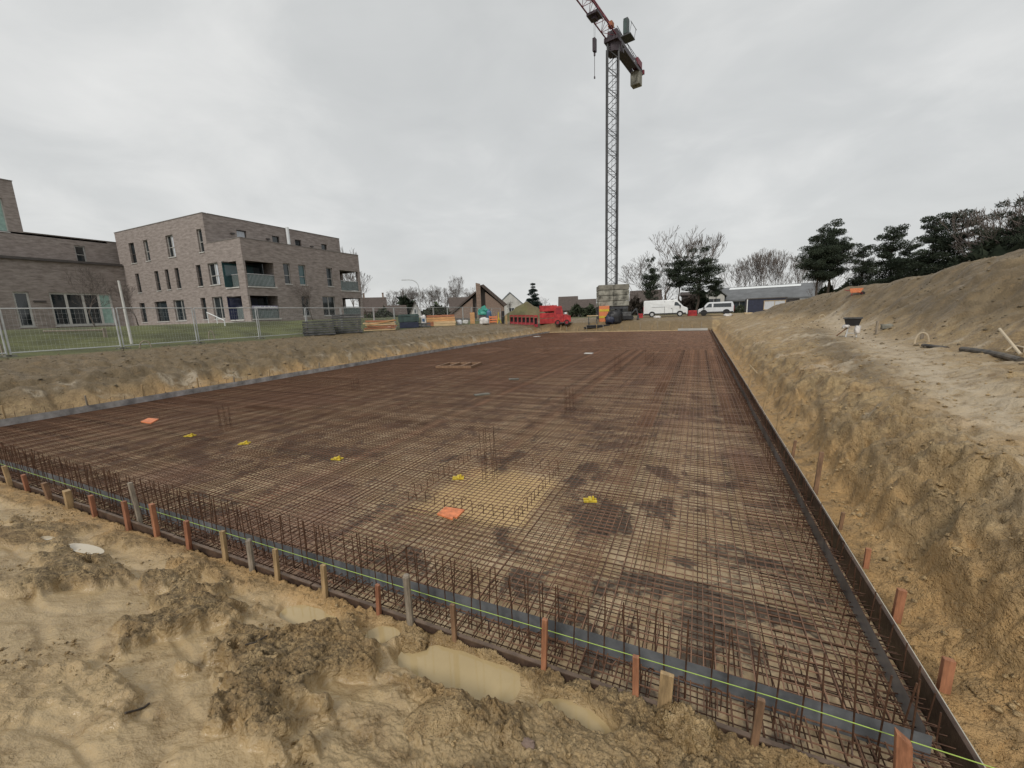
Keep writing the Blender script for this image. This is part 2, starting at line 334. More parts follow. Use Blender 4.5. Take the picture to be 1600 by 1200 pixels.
    mm = sst(.05, .5, md) * sst(54, 46, y); d = d + mm * (.10 * ridge(perlin(x * 1.5 + .5 * perlin(x, y, 231), y * 1.3, 233)) * w(.5) + .07 * ridge(perlin(x * 3.7, y * 3.1, 235)) * w(.22) + .04 * perlin(x * 9, y * 8, 237) * w(.11))
    # ruts along the plateau track right
    tr = x - (3.6 + (y - 7) * .155); trm = np.exp(-(tr / .55) ** 2) * (y > 3) * (y < 30)
    d = d * (1 - .65 * trm)
    # slurry flats lie lower than the rough ridges between them
    d = d + frontz * .06 * (cl - .5) * sst(0, .25, df)
    z2 = z - .10 * trm * (dr > 0) + d * rough * np.where(inside, .2, 1.0) * np.where(dl > 0, 1.5, 1.0)
    z2 = z2 + .05 * far * fbm(x * .05, y * .05, 99, 3) * 8 * sst(70, 120, r)
    # puddles: basins with soft edges
    nz = .28 * fbm(x * 3.2, y * 3.2, 121, 3)
    for P, dep in ((PUD, PZ), ):
        q = pud_d(x, y, P) + nz; k = sst(1.15, .8, q)
        rim = sst(1.9, 1.15, q); z2 = np.where(df > 0, np.where(k > 0, z2 * (1 - k) + (dep - .05) * k, z2), z2)
        z2 = np.where((df > 0) & (k <= 0) & (rim > 0), np.maximum(z2, dep + .014 + .03 * np.clip(perlin(x * 9, y * 9, 141), 0, 1)), z2)
    q = pud_d(x, y, PUD2) + nz; k = sst(1.6, .8, q); z2 = z2 * (1 - k) + (-.10 + .30 * (2.31 - 1.75) - .03) * k * 1 + 0
    if not attrs: return z2[0] if scal else z2
    h = z - (-.15)
    bank = np.maximum.reduce([(dl > 0) * sst(9, 6, dl), (dr > 0) * sst(60, 40, dr), (db > 0) * sst(8, 4, db)])
    sn = fbm(x * .35, y * .6, 131, 3); sn2 = fbm(x * 1.2, y * 1.2, 137, 3)
    lowband = sst(.75, .15, h + .35 * sn2)
    sand = np.where(dl > 0, lowband * sst(-.35, .25, sn + .1) * sst(4, 9, y), 0)
    sand = np.where(dr > 0, np.maximum(lowband * .9, sst(-.1, .35, sn + .5 * sn2) * sst(1.3, .9, h) * .8 + .45 * sst(.3, .0, np.abs(dr - 1.7 + .5 * sn2)) * (y < 14)), sand)
    sand = np.where(db > 0, .25 * lowband, sand)
    sand = np.where(df > 0, np.maximum(.85 * sst(.5, .15, df + .5 * sn2) * sst(-1.6, -3.2, x), .35 * sst(.0, .5, sn2)), sand)
    clump = np.where(df > 0, cl, np.clip(.6 + .9 * sn2, 0, 1))
    dark = np.where(dl > 0, .30 + .70 * sst(.45, .8, h + .35 * sn2), 0.0)
    dark = np.where(dr > 0, np.maximum(.9 * np.exp(-((tr + 1.05 + .35 * sn2) / .5) ** 2) * (y < 24) * sst(1.3, 1.8, dr), np.maximum(np.clip(1.0 + .6 * sn2 - .35 * sst(1.2, .4, md) * sst(22, 10, y), 0, 1) * sst(.1, .7, md), .75 * sst(.0, .45, sn2 + .3 * sn) * sst(.25, .6, h) * sst(2, 1, dr))), dark)  # last term paints crevice shade onto the right bank face
    dark = np.where((dl <= 0) & (dr <= 0) & (db > 0), .85, dark)
    pale = trm * (dr > 0) * sst(-.3, .2, sn2 + .15)
    grass = np.maximum(lawn, far * .8)
    grass = np.maximum(grass, np.clip(1 - np.hypot((x - hp.x) / 1.25, y - hp.y) / 3.9, 0, 1) ** .3 * .45)
    hpm = np.clip(1 - np.hypot((x - hp.x) / 1.25, y - hp.y) / 3.9, 0, 1) ** .3; dark = np.maximum(dark, hpm)
    pale = np.maximum(pale, .7 * sst(.08, .4, sn + .6 * sn2) * (dr > .9) * sst(.6, .2, md) * (y < 40) * (df <= 0))  # plateau highlights put into the colour as pale streaks
    wet = np.where(df > 0, (1 - cl) * sst(.0, .3, df), np.clip(.45 * trm * (dr > 0) + .3 * sst(.1, .4, sn2) * (1 - lawn), 0, 1) * (dl <= 0))
    pale = np.where(dl > 0, .8 * sst(.12, .4, sn2 + .4 * sn) * sst(.1, .4, h) * sst(1.0, .7, h), pale)
    return z2, grass, sand, clump, dark, pale, wet

def build_ground():
    ra = [0.35]
    while ra[-1] < 1.4: ra.append(ra[-1] * 1.012)
    while ra[-1] < 4.2: ra.append(ra[-1] * 1.0031)
    while ra[-1] < 150: ra.append(ra[-1] * 1.0068 + .0006)
    while ra[-1] < 1500: ra.append(ra[-1] * 1.06)
    ra = np.array(ra)
    a0, a1 = math.radians(-92), math.radians(42)                      # azimuth from +y towards +x
    an = np.concatenate([np.linspace(a0, a1, 900), np.linspace(a1, a0 + 2 * PI, 60)[1:-1]])
    A, Rr = np.meshgrid(an, ra); X = (Rr * np.sin(A)).ravel(); Y = (Rr * np.cos(A)).ravel()
    z, grass, sand, clump, dark, pale, wet = terrain(X, Y, True, True)
    na, nr = len(an), len(ra)
    ii = np.arange(nr - 1)[:, None] * na; jj = np.arange(na)[None, :]; jn = (jj + 1) % na
    F = np.stack([ii + jj, ii + jn, ii + na + jn, ii + na + jj], -1).reshape(-1, 4)
    ins = (X > -17.4) & (X < 1.1) & (Y > 2.8) & (Y < 49.6)
    F = F[~ins[F].all(1)]
    used = np.zeros(len(X), bool); used[F] = True; idx = np.cumsum(used) - 1; F = idx[F]
    V = np.stack([X, Y, z], 1)[used]
    n = len(V); c = V.mean(0)
    # centre fan so there is no hole under the viewer
    ring = idx[np.arange(na)]; ctr = n; V = np.vstack([V, [[0, 0, float(z[:na].mean())]]])
    T = np.stack([np.roll(ring, -1), ring, np.full(na, ctr)], 1)
    me = bpy.data.meshes.new('ground'); me.vertices.add(len(V)); me.vertices.foreach_set('co', V.ravel())
    nq, ntri = len(F), len(T); me.loops.add(nq * 4 + ntri * 3); me.polygons.add(nq + ntri)
    me.loops.foreach_set('vertex_index', np.concatenate([F[:, ::-1].ravel(), T.ravel()]).astype(np.int32))
    me.polygons.foreach_set('loop_start', np.concatenate([np.arange(nq) * 4, nq * 4 + np.arange(ntri) * 3]).astype(np.int32))
    me.polygons.foreach_set('use_smooth', np.ones(nq + ntri, bool))
    me.update(calc_edges=True); me.validate()
    for nm, arr in (('grass', grass), ('sand', sand), ('clump', clump), ('dark', dark), ('pale', pale), ('wet', wet)):
        at_ = me.attributes.new(nm, 'FLOAT', 'POINT'); at_.data.foreach_set('value', np.append(arr[used], 0).astype(np.float32))
    me.materials.append(GROUND); o = bpy.data.objects.new('ground', me); COL.objects.link(o); o['kind'] = 'structure'; return o

class NT:
    def __init__(s, name):
        s.m = bpy.data.materials.new(name); s.m.use_nodes = True; s.t = s.m.node_tree; s.b = s.t.nodes['Principled BSDF']
        s.co = s.t.nodes.new('ShaderNodeTexCoord').outputs['Object']
    def noise(s, sc, det=4, ro=.6, dis=0.0, stretch=None):
        v = s.co
        if stretch:
            mp = s.t.nodes.new('ShaderNodeMapping'); mp.inputs['Scale'].default_value = stretch; s.t.links.new(v, mp.inputs[0]); v = mp.outputs[0]
        n = s.t.nodes.new('ShaderNodeTexNoise'); n.inputs['Scale'].default_value = sc; n.inputs['Detail'].default_value = det; n.inputs['Roughness'].default_value = ro; n.inputs['Distortion'].default_value = dis
        s.t.links.new(v, n.inputs['Vector']); return n.outputs['Fac']
    def attr(s, nm):
        a = s.t.nodes.new('ShaderNodeAttribute'); a.attribute_name = nm; return a.outputs['Fac']
    def ramp(s, f, a, b):
        r = s.t.nodes.new('ShaderNodeMapRange'); r.interpolation_type = 'SMOOTHSTEP'; r.inputs[1].default_value = a; r.inputs[2].default_value = b; s.t.links.new(f, r.inputs[0]); return r.outputs[0]
    def math(s, op, a, b):
        n = s.t.nodes.new('ShaderNodeMath'); n.operation = op
        for i, v in enumerate((a, b)):
            if isinstance(v, (int, float)): n.inputs[i].default_value = v
            else: s.t.links.new(v, n.inputs[i])
        return n.outputs[0]
    def mix(s, f, a, b):
        n = s.t.nodes.new('ShaderNodeMixRGB')
        for i, v in enumerate((f, a, b)):
            if isinstance(v, tuple): n.inputs[i].default_value = (*v, 1)
            elif isinstance(v, (int, float)): n.inputs[i].default_value = v
            else: s.t.links.new(v, n.inputs[i])
        return n.outputs[0]
    def bump(s, hs, nrm=None):
        for h, st, dist in hs:
            b = s.t.nodes.new('ShaderNodeBump'); b.inputs['Distance'].default_value = dist
            if isinstance(st, (int, float)): b.inputs['Strength'].default_value = st
            else: s.t.links.new(st, b.inputs['Strength'])
            s.t.links.new(h, b.inputs['Height'])
            if nrm is not None: s.t.links.new(nrm, b.inputs['Normal'])
            nrm = b.outputs[0]
        s.t.links.new(nrm, s.b.inputs['Normal'])
    def done(s, col, rough):
        s.t.links.new(col, s.b.inputs['Base Color'])
        if isinstance(rough, (int, float)): s.b.inputs['Roughness'].default_value = rough
        else: s.t.links.new(rough, s.b.inputs['Roughness'])
        return s.m
g = NT('earth')
na_, nb_, nc_, nd_ = g.noise(.9, 5), g.noise(4.0, 5, .65, .4), g.noise(16, 4, .65), g.noise(55, 3, .6)
c = g.mix(g.ramp(nb_, .32, .68), (0.235, 0.152, 0.066), (0.53, 0.385, 0.20))
c = g.mix(g.math('MULTIPLY', g.ramp(na_, .45, .7), .5), c, (0.38, 0.255, 0.115))
cw = g.math('MULTIPLY', g.attr('clump'), g.ramp(g.math('ADD', g.math('ADD', g.math('MULTIPLY', nc_, .7), g.math('MULTIPLY', nd_, .5)), g.math('MULTIPLY', nb_, .5)), .72, 1.0))
c = g.mix(g.math('MULTIPLY', cw, .85), c, (0.085, 0.058, 0.028))
c = g.mix(g.math('MULTIPLY', g.attr('sand'), g.ramp(nb_, .25, .62)), c, g.mix(nc_, (0.54, 0.35, 0.15), (0.42, 0.24, 0.09)))
c = g.mix(g.math('MULTIPLY', g.attr('dark'), g.ramp(g.math('ADD', nb_, g.math('MULTIPLY', nc_, .4)), .36, .72)), c, g.mix(nc_, (0.092, 0.066, 0.034), (0.215, 0.155, 0.080)))
c = g.mix(g.math('MULTIPLY', g.attr('pale'), g.ramp(nb_, .35, .6)), c, (0.50, 0.42, 0.31))
gr = g.math('MULTIPLY', g.attr('grass'), g.ramp(g.math('ADD', nb_, g.math('MULTIPLY', g.attr('grass'), .6)), .45, .75))
wet_ = g.math('MULTIPLY', g.attr('wet'), g.ramp(nb_, .2, .5)); c = g.mix(g.math('MULTIPLY', wet_, .7), c, g.mix(na_, (0.32, 0.228, 0.115), (0.53, 0.405, 0.235)))
c = g.mix(gr, c, g.mix(g.ramp(g.noise(.5, 6, .7, 0, (1, .6, 1)), .38, .62), (0.075, 0.080, 0.036), (0.135, 0.145, 0.058)))
rough = g.ramp(g.math('ADD', g.math('MULTIPLY', g.attr('clump'), .35), nb_), .25, 1.0)
rough = g.math('ADD', g.math('MULTIPLY', rough, .5), .27); rough = g.math('SUBTRACT', rough, g.math('MULTIPLY', wet_, .36)); rough = g.math('ADD', rough, g.math('MULTIPLY', g.attr('grass'), .4))
dry_ = g.math('SUBTRACT', 1.0, g.math('MULTIPLY', wet_, .66)); g.bump([(nb_, g.math('MULTIPLY', dry_, .8), .10), (nc_, dry_, .045), (nd_, dry_, .016)]); g.b.inputs['Specular IOR Level'].default_value = .5
GROUND = g.done(c, rough)
build_ground()

# bed of the slab under the mesh: yellow sand, dark wet smears, pale ponded patches
g = NT('slab_bed')
a_, b_, c_ = g.noise(.62, 6, .68, 1.4), g.noise(2.4, 5, .7, .8), g.noise(9, 4, .6)
col = g.mix(g.ramp(b_, .35, .65), (0.42, 0.30, 0.165), (0.64, 0.50, 0.32))
col = g.mix(g.ramp(g.math('ADD', g.math('MULTIPLY', a_, .6), g.math('MULTIPLY', b_, .4)), .49, .56), col, g.mix(c_, (0.07, 0.052, 0.036), (0.155, 0.118, 0.085)))
col = g.mix(g.math('MULTIPLY', g.ramp(g.noise(.18, 3, .5, 0), .56, .64), .8), col, (0.34, 0.21, 0.15))
col = g.mix(g.attr('pit'), col, g.mix(c_, (0.70, 0.52, 0.27), (0.58, 0.40, 0.18)))
g.bump([(b_, .5, .04), (c_, .5, .02)]); BED = g.done(col, g.math('ADD', g.math('MULTIPLY', c_, .5), .3))
def grid_sheet(name, x0, x1, y0, y1, nx, ny, fz, m, smooth=True, attr=None):
    X, Y = np.meshgrid(np.linspace(x0, x1, nx), np.linspace(y0, y1, ny)); X = X.ravel(); Y = Y.ravel(); Z = fz(X, Y)
    ii = np.arange(ny - 1)[:, None] * nx; jj = np.arange(nx - 1)[None, :]
    F = np.stack([ii + jj, ii + jj + 1, ii + nx + jj + 1, ii + nx + jj], -1).reshape(-1, 4)
    me = bpy.data.meshes.new(name); me.vertices.add(len(X)); me.vertices.foreach_set('co', np.stack([X, Y, Z], 1).ravel())
    me.loops.add(F.size); me.polygons.add(len(F)); me.loops.foreach_set('vertex_index', F.ravel().astype(np.int32)); me.polygons.foreach_set('loop_start', (np.arange(len(F)) * 4).astype(np.int32))
    me.polygons.foreach_set('use_smooth', np.full(len(F), smooth)); me.update(calc_edges=True)
    if attr is not None:
        a = me.attributes.new(attr[0], 'FLOAT', 'POINT'); a.data.foreach_set('value', attr[1](X, Y).astype(np.float32))
    me.materials.append(m); o = bpy.data.objects.new(name, me); COL.objects.link(o); return o
def pitm(x, y):
    n = .35 * fbm(x * 2.2, y * 2.2, 7, 3)
    return sst(-3.80, -3.50, x + n) * sst(-1.80, -2.1, x + n) * sst(4.1, 4.4, y + n) * sst(6.15, 5.85, y + n)
kind(grid_sheet('slab_bed', -17.65, 1.45, 2.43, 50.0, 240, 560, lambda x, y: -.20 + .018 * fbm(x * 1.4, y * 1.4, 3, 4) - .06 * pitm(x, y), BED, True, ('pit', pitm)), 'structure')

# puddle water
g = NT('muddy_water'); MW = g.done(g.mix(g.noise(2.5, 4), (0.40, 0.30, 0.15), (0.50, 0.39, 0.215)), 0.04)
g = NT('sky_pale_water'); MW2 = g.done(g.mix(g.noise(2.5, 4), (0.46, 0.39, 0.28), (0.56, 0.49, 0.37)), 0.03)  # sky reflection on these puddles painted in as a pale base colour
for P, z, m_, dsc in ((PUD, PZ, MW, 1.35), (PUD2, -.10 + .30 * (2.31 - 1.75) - .021, MW2, 1.25)):
    for pi_, (cx, cy, rx, ry, a) in enumerate(P):
        mb = MB(); n = 40; z = z + .004 * (pi_ > 0); pts = []
        for k in range(n):
            t = 2 * PI * k / n; u, v = rx * dsc * math.cos(t), ry * dsc * math.sin(t)
            pts.append((cx + u * math.cos(a) - v * math.sin(a), min(cy + u * math.sin(a) + v * math.cos(a), 2.35), z))
        mb.v = pts; mb.f = [tuple(range(n))]; kind(mb.build('puddle', m_), 'structure')
# ---------------------------------------------------------------- apartments and the low wing (walls with real openings)
def facade(mb, o, u, nrm, Wd, z0, z1, holes, dep=.22, cut=None):
    o = Vector(o); u = Vector(u); nrm = Vector(nrm); up = Vector((0, 0, 1))
    us = sorted({0.0, Wd, *([cut[0]] if cut else []), *[h[0] for h in holes], *[h[1] for h in holes]}); vs = sorted({z0, z1, *([cut[1]] if cut else []), *[h[2] for h in holes], *[h[3] for h in holes]})
    P = lambda a, b, d=0: o + u * a + up * b - nrm * d
    for a0, a1 in zip(us, us[1:]):
        for b0, b1 in zip(vs, vs[1:]):
            ca, cb = (a0 + a1) / 2, (b0 + b1) / 2
            if any(h[0] < ca < h[1] and h[2] < cb < h[3] for h in holes) or (cut and ca > cut[0] and cb > cut[1]): continue
            mb.quad(P(a0, b0), P(a1, b0), P(a1, b1), P(a0, b1))
    for h in holes:
        d = h[4] if len(h) > 4 else dep
        for (a, b, c, e) in (((h[0], h[2]), (h[1], h[2]), 0, 0), ((h[1], h[2]), (h[1], h[3]), 0, 0), ((h[1], h[3]), (h[0], h[3]), 0, 0), ((h[0], h[3]), (h[0], h[2]), 0, 0)):
            mb.quad(P(*a), P(*b), P(*b, d), P(*a, d))
def window(parent, o, u, nrm, h, dep=.2, mull=(), trans=(), fm=FRAME, gm=GLASS, curtain=None, sill=True, ft=.07):
    o = Vector(o); u = Vector(u); nrm = Vector(nrm); up = Vector((0, 0, 1)); w_, h_ = h[1] - h[0], h[3] - h[2]
    P = lambda a, b, d: o + u * a + up * b - nrm * d
    rz = math.atan2(u.y, u.x); mb = MB()
    def bx(a0, a1, b0, b1, d0, d1, m=mb): m.box(P((a0 + a1) / 2, (b0 + b1) / 2, (d0 + d1) / 2), (a1 - a0, d1 - d0, b1 - b0), rz)
    bx(h[0], h[0] + ft, h[2], h[3], dep - .05, dep + .03); bx(h[1] - ft, h[1], h[2], h[3], dep - .05, dep + .03)
    bx(h[0] + ft, h[1] - ft, h[2], h[2] + ft, dep - .05, dep + .03); bx(h[0] + ft, h[1] - ft, h[3] - ft, h[3], dep - .05, dep + .03)
    for k in mull: x = h[0] + w_ * k; bx(x - ft * .6, x + ft * .6, h[2] + ft, h[3] - ft, dep - .045, dep + .025)
    for k in trans: z = h[2] + h_ * k; bx(h[0] + ft, h[1] - ft, z - .03, z + .03, dep - .06, dep + .02)
    wn = mb.build('window', fm, parent)
    xs = [h[0] + ft] + [h[0] + w_ * k for k in mull] + [h[1] - ft]
    for i, (a, b) in enumerate(zip(xs, xs[1:])):
        m = MB(); bx(a, b, h[2] + ft, h[3] - ft, dep + .005, dep + .02, m)
        gmm = gm[i] if isinstance(gm, (list, tuple)) else gm
        m.build('pane', gmm, wn)
    if curtain:
        m = MB(); a0, a1 = curtain; bx(h[0] + w_ * a0, h[0] + w_ * a1, h[2] + ft, h[3] - ft, dep - .012, dep - .002, m); m.build('curtain', CURTAIN, wn)
    if sill:
        m = MB(); bx(h[0] - .04, h[1] + .04, h[2] - .07, h[2], -.06, dep - .06, m); m.build('sill', SILL, wn)
    return wn
APX, APY, AP3 = -35.54, 23.1, -40.18
ZB, ZP, ZT = 2.66, 9.72, 12.3
XL = -55.6
ap = thing('apartment_building', 'three-storey brown brick apartment block with a set-back top floor and corner balconies', 'building')
def hl(bl, tr):     # left facade hole: u runs +x from XL
    a = ony(*bl, APY); b = ony(*tr, APY); return (a[0] - XL, b[0] - XL, a[1], b[1])
def zA(a, b): return (180 + a / 6.667, 330 + b / 6.667)
def z1(a, b): return (a / 4, 250 + b / 4)
def zB(a, b): return (330 + a / 6.4, 340 + b / 6.4)
r3 = [hl(zA(172, 527), zA(188, 315)), hl(zA(325, 515), zA(330, 290)), hl(zA(560, 490), zA(595, 243)), hl(zA(935, 443), zA(948, 187))]
r2 = [hl(zA(240, 840), zA(240, 635)), hl(zA(440, 830), zA(442, 612)), hl(zA(548, 815), zA(548, 600)), hl(zA(650, 805), zA(655, 590)), hl(zA(873, 790), zA(885, 565)), hl(z1(1318, 790), z1(1360, 650))]
r1 = [hl(zA(285, 1150), zA(300, 942)), hl(zA(445, 1150), zA(530, 930)), hl(zA(640, 1150), zA(710, 920)), hl(zA(920, 1120), zA(935, 905)), hl(z1(1345, 1000), z1(1388, 860))]
lo = [hl(z1(1418, 795), z1(1475, 638)), hl(z1(1450, 1000), z1(1503, 850))]
def snap(rows, lo_, hi_): return [(h[0], h[1], lo_, hi_) for h in rows]
av = lambda rows, k: sum(h[k] for h in rows) / len(rows)
r3 = snap(r3, av(r3, 2), av(r3, 3)); r2 = snap(r2, av(r2, 2), av(r2, 3)); r1 = snap(r1, max(2.72, av(r1, 2)), av(r1, 3))
q2 = (onx(*zB(372, 685), APX)[1], onx(*zB(622, 455), APX)[1]); q1 = (max(2.72, onx(*zB(425, 1015), APX)[1]), onx(*zB(668, 785), APX)[1])
lo[0] = (lo[0][0], lo[0][1], *q2); lo[1] = (lo[0][0], lo[0][1], *q1)
def mk(h): # minimum width
    c = (h[0] + h[1]) / 2; w_ = max(h[1] - h[0], .62); return (c - w_ / 2, c + w_ / 2, h[2], h[3])
r3 = [mk(h) for h in r3]; r2 = [mk(h) for h in r2]; r1 = [mk(h) for h in r1]
WLF = APX - XL
mb = MB(); u1, n1_ = (1, 0, 0), (0, -1, 0); oL = (XL, APY, 0)
facade(mb, oL, u1, n1_, WLF, ZB - .6, ZP, r2 + r1 + [l + (.3,) for l in lo] + [h for h in r3 if h[3] < ZP])
W3 = AP3 - XL
m3 = MB(); facade(m3, (XL, APY, 0), u1, n1_, W3, ZP, ZT, [])
# top-floor windows straddle the parapet level, so the upper wall is cut with them too
mb = MB(); m3 = None
allh = r2 + r1 + [l + (.3,) for l in lo]
h = r3[3]; r3[3] = (W3 - 1.25, W3 - .5, h[2], h[3])
facade(mb, oL, u1, n1_, WLF, ZB - .6, ZT, allh + r3, cut=(W3, ZP))
def hr(bl, tr, X=APX, y0=APY):
    a = onx(*bl, X); b = onx(*tr, X); return (a[0] - y0, b[0] - y0, a[1], b[1])
g2 = [hr(zB(745, 685), zB(785, 470)), hr(zB(893, 690), zB(940, 485)), hr(zB(1170, 705), zB(1208, 512))]
g1 = [hr(zB(925, 990), zB(980, 790)), hr(zB(1130, 975), zB(1237, 795))]
b2 = [hr(zB(372, 685), zB(622, 455)), hr(zB(1303, 725), zB(1465, 540))]
b1 = [hr(zB(425, 1015), zB(668, 785)), hr(zB(1310, 975), zB(1480, 800))]
s2 = (r2[0][2], r2[0][3]); s1 = (r1[0][2], r1[0][3])
g2 = [mk(h) for h in snap(g2, *s2)]; g1 = [mk(h) for h in snap(g1, *s1)]; zlo, zhi = b2[0][2], b2[0][3]; b2 = snap(b2, zlo, zhi); b1 = [(b2[i][0], b2[i][1], max(2.72, b1[0][2]), b1[0][3]) for i in range(2)]
YE = 36.4 - APY; oR = (APX, APY, 0); uR, nR = (0, 1, 0), (1, 0, 0)
facade(mb, oR, uR, nR, YE, ZB - .6, ZP, g2 + g1 + [h + (.3,) for h in b2 + b1])
Y3 = 38.3 - APY
oT = (AP3, APY, 0)
t3 = [hr(zB(265, 225), zB(350, 140), AP3), hr(zB(618, 270), zB(680, 190), AP3), hr(zB(845, 300), zB(897, 226), AP3), hr(zB(1108, 340), zB(1155, 268), AP3)]
t3 = [mk((h[0], h[1], ZP + .05, av(t3, 3))) for h in t3]
facade(mb, oT, uR, nR, Y3, ZP - .1, ZT, t3)
# rear and end walls; the far corner balcony is open on its end too
YB = APY + YE
endh = [(APX - .35 - 2.3 + 45.0, APX - .35 + 45.0, zlo, zhi, .3), (APX - .35 - 2.3 + 45.0, APX - .35 + 45.0, b1[0][2], b1[0][3], .3)]
facade(mb, (-45, YB, 0), (1, 0, 0), (0, 1, 0), APX + 45, ZB - .6, ZP, endh)
mb.quad((XL, YB + 2, ZB - .6), (-45, YB + 2, ZB - .6), (-45, YB + 2, ZT), (XL, YB + 2, ZT)); mb.quad((AP3, APY + Y3, ZP - .1), (XL, APY + Y3, ZP - .1), (XL, APY + Y3, ZT), (AP3, APY + Y3, ZT))
mb.quad((XL, APY, ZB - .6), (XL, APY + Y3, ZB - .6), (XL, APY + Y3, ZT), (XL, APY, ZT))
mb.build('wall', BRICK, ap)
m = MB(); m.box(((XL + AP3) / 2, APY + Y3 / 2, ZT - .15), (AP3 - XL - .1, Y3 - .1, .2)); m.box(((AP3 + APX) / 2 - .05, APY + YE / 2, ZP - .25), (APX - AP3 - .2, YE - .2, .2)); m.build('roof', ROOFG, ap)
m = MB()
m.box(((XL + AP3) / 2, APY + .15, ZT + .03), (AP3 - XL + .06, .36, .06)); m.box((AP3 - .15, APY + Y3 / 2 + .2, ZT + .03), (.36, Y3 - .4, .06))
m.box(((AP3 + APX) / 2, APY + .15, ZP + .03), (APX - AP3 + .06, .36, .07)); m.box((APX - .15, APY + YE / 2 + .2, ZP + .03), (.36, YE - .4, .07)); m.build('roof_trim', TRIM, ap)
# storey slabs, recess walls and dark rooms
m = MB()
for z in (s1[0] - .12, s2[0] - .12, s2[1] + .16): m.box(((APX + XL) / 2, APY + YE / 2, z), (APX - XL - .5, YE - .5, .2))
m.build('floor_slab', SOFFIT, ap)
def recess(y0, y1, z0, z1, dx, gm):
    mb_ = MB(); X0 = APX - .3; xb = X0 - dx
    mb_.quad((xb, y0 - .2, z0), (xb, y1 + .2, z0), (xb, y1 + .2, z1 + .1), (xb, y0 - .2, z1 + .1))
    return mb_
for (bb, gms) in ((b2, GLASST), (b1, GLASSB)):
    h = bb[0]
    wn = MB(); X0 = APX - 2.0
    wn.box((X0, APY + (h[0] + h[1]) / 2 - .1, h[3] - .05), (.08, h[1] - h[0] + 1.1, .1)); wn.box((X0, APY + (h[0] + h[1]) / 2, (h[2] + h[3]) / 2), (.08, .1, h[3] - h[2] - .1))
    w_ = wn.build('window', DFRAME, ap); p_ = MB(); p_.box((X0 - .06, APY + (h[0] + h[1]) / 2 - .1, (h[2] + h[3]) / 2), (.04, h[1] - h[0] + 1.2, h[3] - h[2])); p_.build('pane', gms, w_)
    m = MB(); m.box((APX - 1.15, APY + h[1] + .1, (h[2] + h[3]) / 2), (1.75, .1, h[3] - h[2] + .1)); m.build('balcony_wall', BRICK, ap); m = MB(); m.box((APX - 2.38, APY + .6, (h[2] + h[3]) / 2), (.1, .6, h[3] - h[2])); m.build('balcony_wall', BRICK, ap)
    # far corner balcony: dark inner window and rear pier
    h = bb[1]; m = MB(); m.box((APX - 3.2, APY + (h[0] + h[1]) / 2, (h[2] + h[3]) / 2), (.06, h[1] - h[0] + .7, h[3] - h[2])); m.build('window', GLASS, ap)
    m = MB(); m.box((APX - 1.7, APY + h[0] - .25, (h[2] + h[3]) / 2), (2.9, .1, h[3] - h[2] + .1)); m.build('balcony_wall', WALLG, ap)
def railing(h, o, u, nrm, gm=RAILG):
    o = Vector(o); u = Vector(u); nrm = Vector(nrm); rz = math.atan2(u.y, u.x); c = (h[0] + h[1]) / 2; w_ = h[1] - h[0]
    P = lambda a, b, d: o + u * a + Vector((0, 0, b)) - nrm * d
    m = MB(); m.box(P(c, h[2] + 1.08, .12), (w_ - .02, .05, .05), rz); n = max(2, int(w_ / .12))
    for k in range(n + 1): m.box(P(h[0] + .03 + (w_ - .06) * k / n, h[2] + .55, .13), (.018, .018, 1.0), rz)
    r = m.build('railing', GALV, ap); m = MB(); m.box(P(c, h[2] + .55, .165), (w_ - .04, .015, .95), rz); m.build('glass_panel', gm, r)
    m = MB(); m.box(P(c, h[2] - .04, .1), (w_ + .08, .36, .1), rz); m.build('sill', SILL, ap)
for h in b2 + b1: railing(h, oR, uR, nR)
for h in lo: railing(h, oL, u1, n1_)
for h in lo:
    m = MB(); m.box((XL + (h[0] + h[1]) / 2 - .2, APY + 2.2, (h[2] + h[3]) / 2), (h[1] - h[0] + .8, .06, h[3] - h[2])); m.build('window', GLASS, ap)
m = MB(); h = b1[0]
m.box((APX - .06, APY + (h[0] + h[1]) / 2, h[2] + 1.02), (.03, h[1] - h[0] - .2, .28)); bn = m.build('bunting', PURPLE, ap)
m = MB(); rg = random.Random(3)
for k in range(16): m.box((APX - .03, APY + h[0] + .3 + (h[1] - h[0] - .6) * k / 15, h[2] + 1.02 + rg.uniform(-.05, .05)), (.02, .12, .14))
m.build('pennant', WHITEP, bn)
for i, h in enumerate(r3):
    window(ap, oL, u1, n1_, h, mull=(.5,) if i == 2 else (), curtain=(.5, .93) if i == 2 else None, trans=(.45,), fm=FRAME if i else DFRAME)
for i, h in enumerate(r2): window(ap, oL, u1, n1_, h, mull=(.55,) if i == 5 else (), trans=(.42,), fm=FRAME if i in (5,) else DFRAME, curtain=(.45, .75) if i == 5 else None)
for i, h in enumerate(r1): window(ap, oL, u1, n1_, h, mull=(.6,) if i in (2, 4) else (), fm=FRAME if i in (2, 4) else DFRAME, gm=GLASS)
for i, h in enumerate(g2): window(ap, oR, uR, nR, h, trans=(.42,), fm=FRAME, gm=GLASST if i == 1 else GLASS)
for i, h in enumerate(g1): window(ap, oR, uR, nR, h, mull=(.5,) if i else (), trans=(.35,) if i else ())
for h in t3: window(ap, oT, uR, nR, h, sill=False, fm=DFRAME, gm=CURTAIN if h is t3[0] else GLASS)
m = MB(); y = onx(*zB(770, 200), AP3 + .3); m.bar((AP3 + .3, y[0], ZP), (AP3 + .3, y[0], ZT + .1), .16, 10); m.build('flue', WHITEP, ap)
m = MB()
for a, b in ((205, 160), (560, 215), (1000, 290)):
    y = onx(*zB(a, b), AP3); m.box((AP3 + .12, y[0], y[1]), (.24, .3, .12))
m.build('outdoor_lamp', DFRAME, ap)
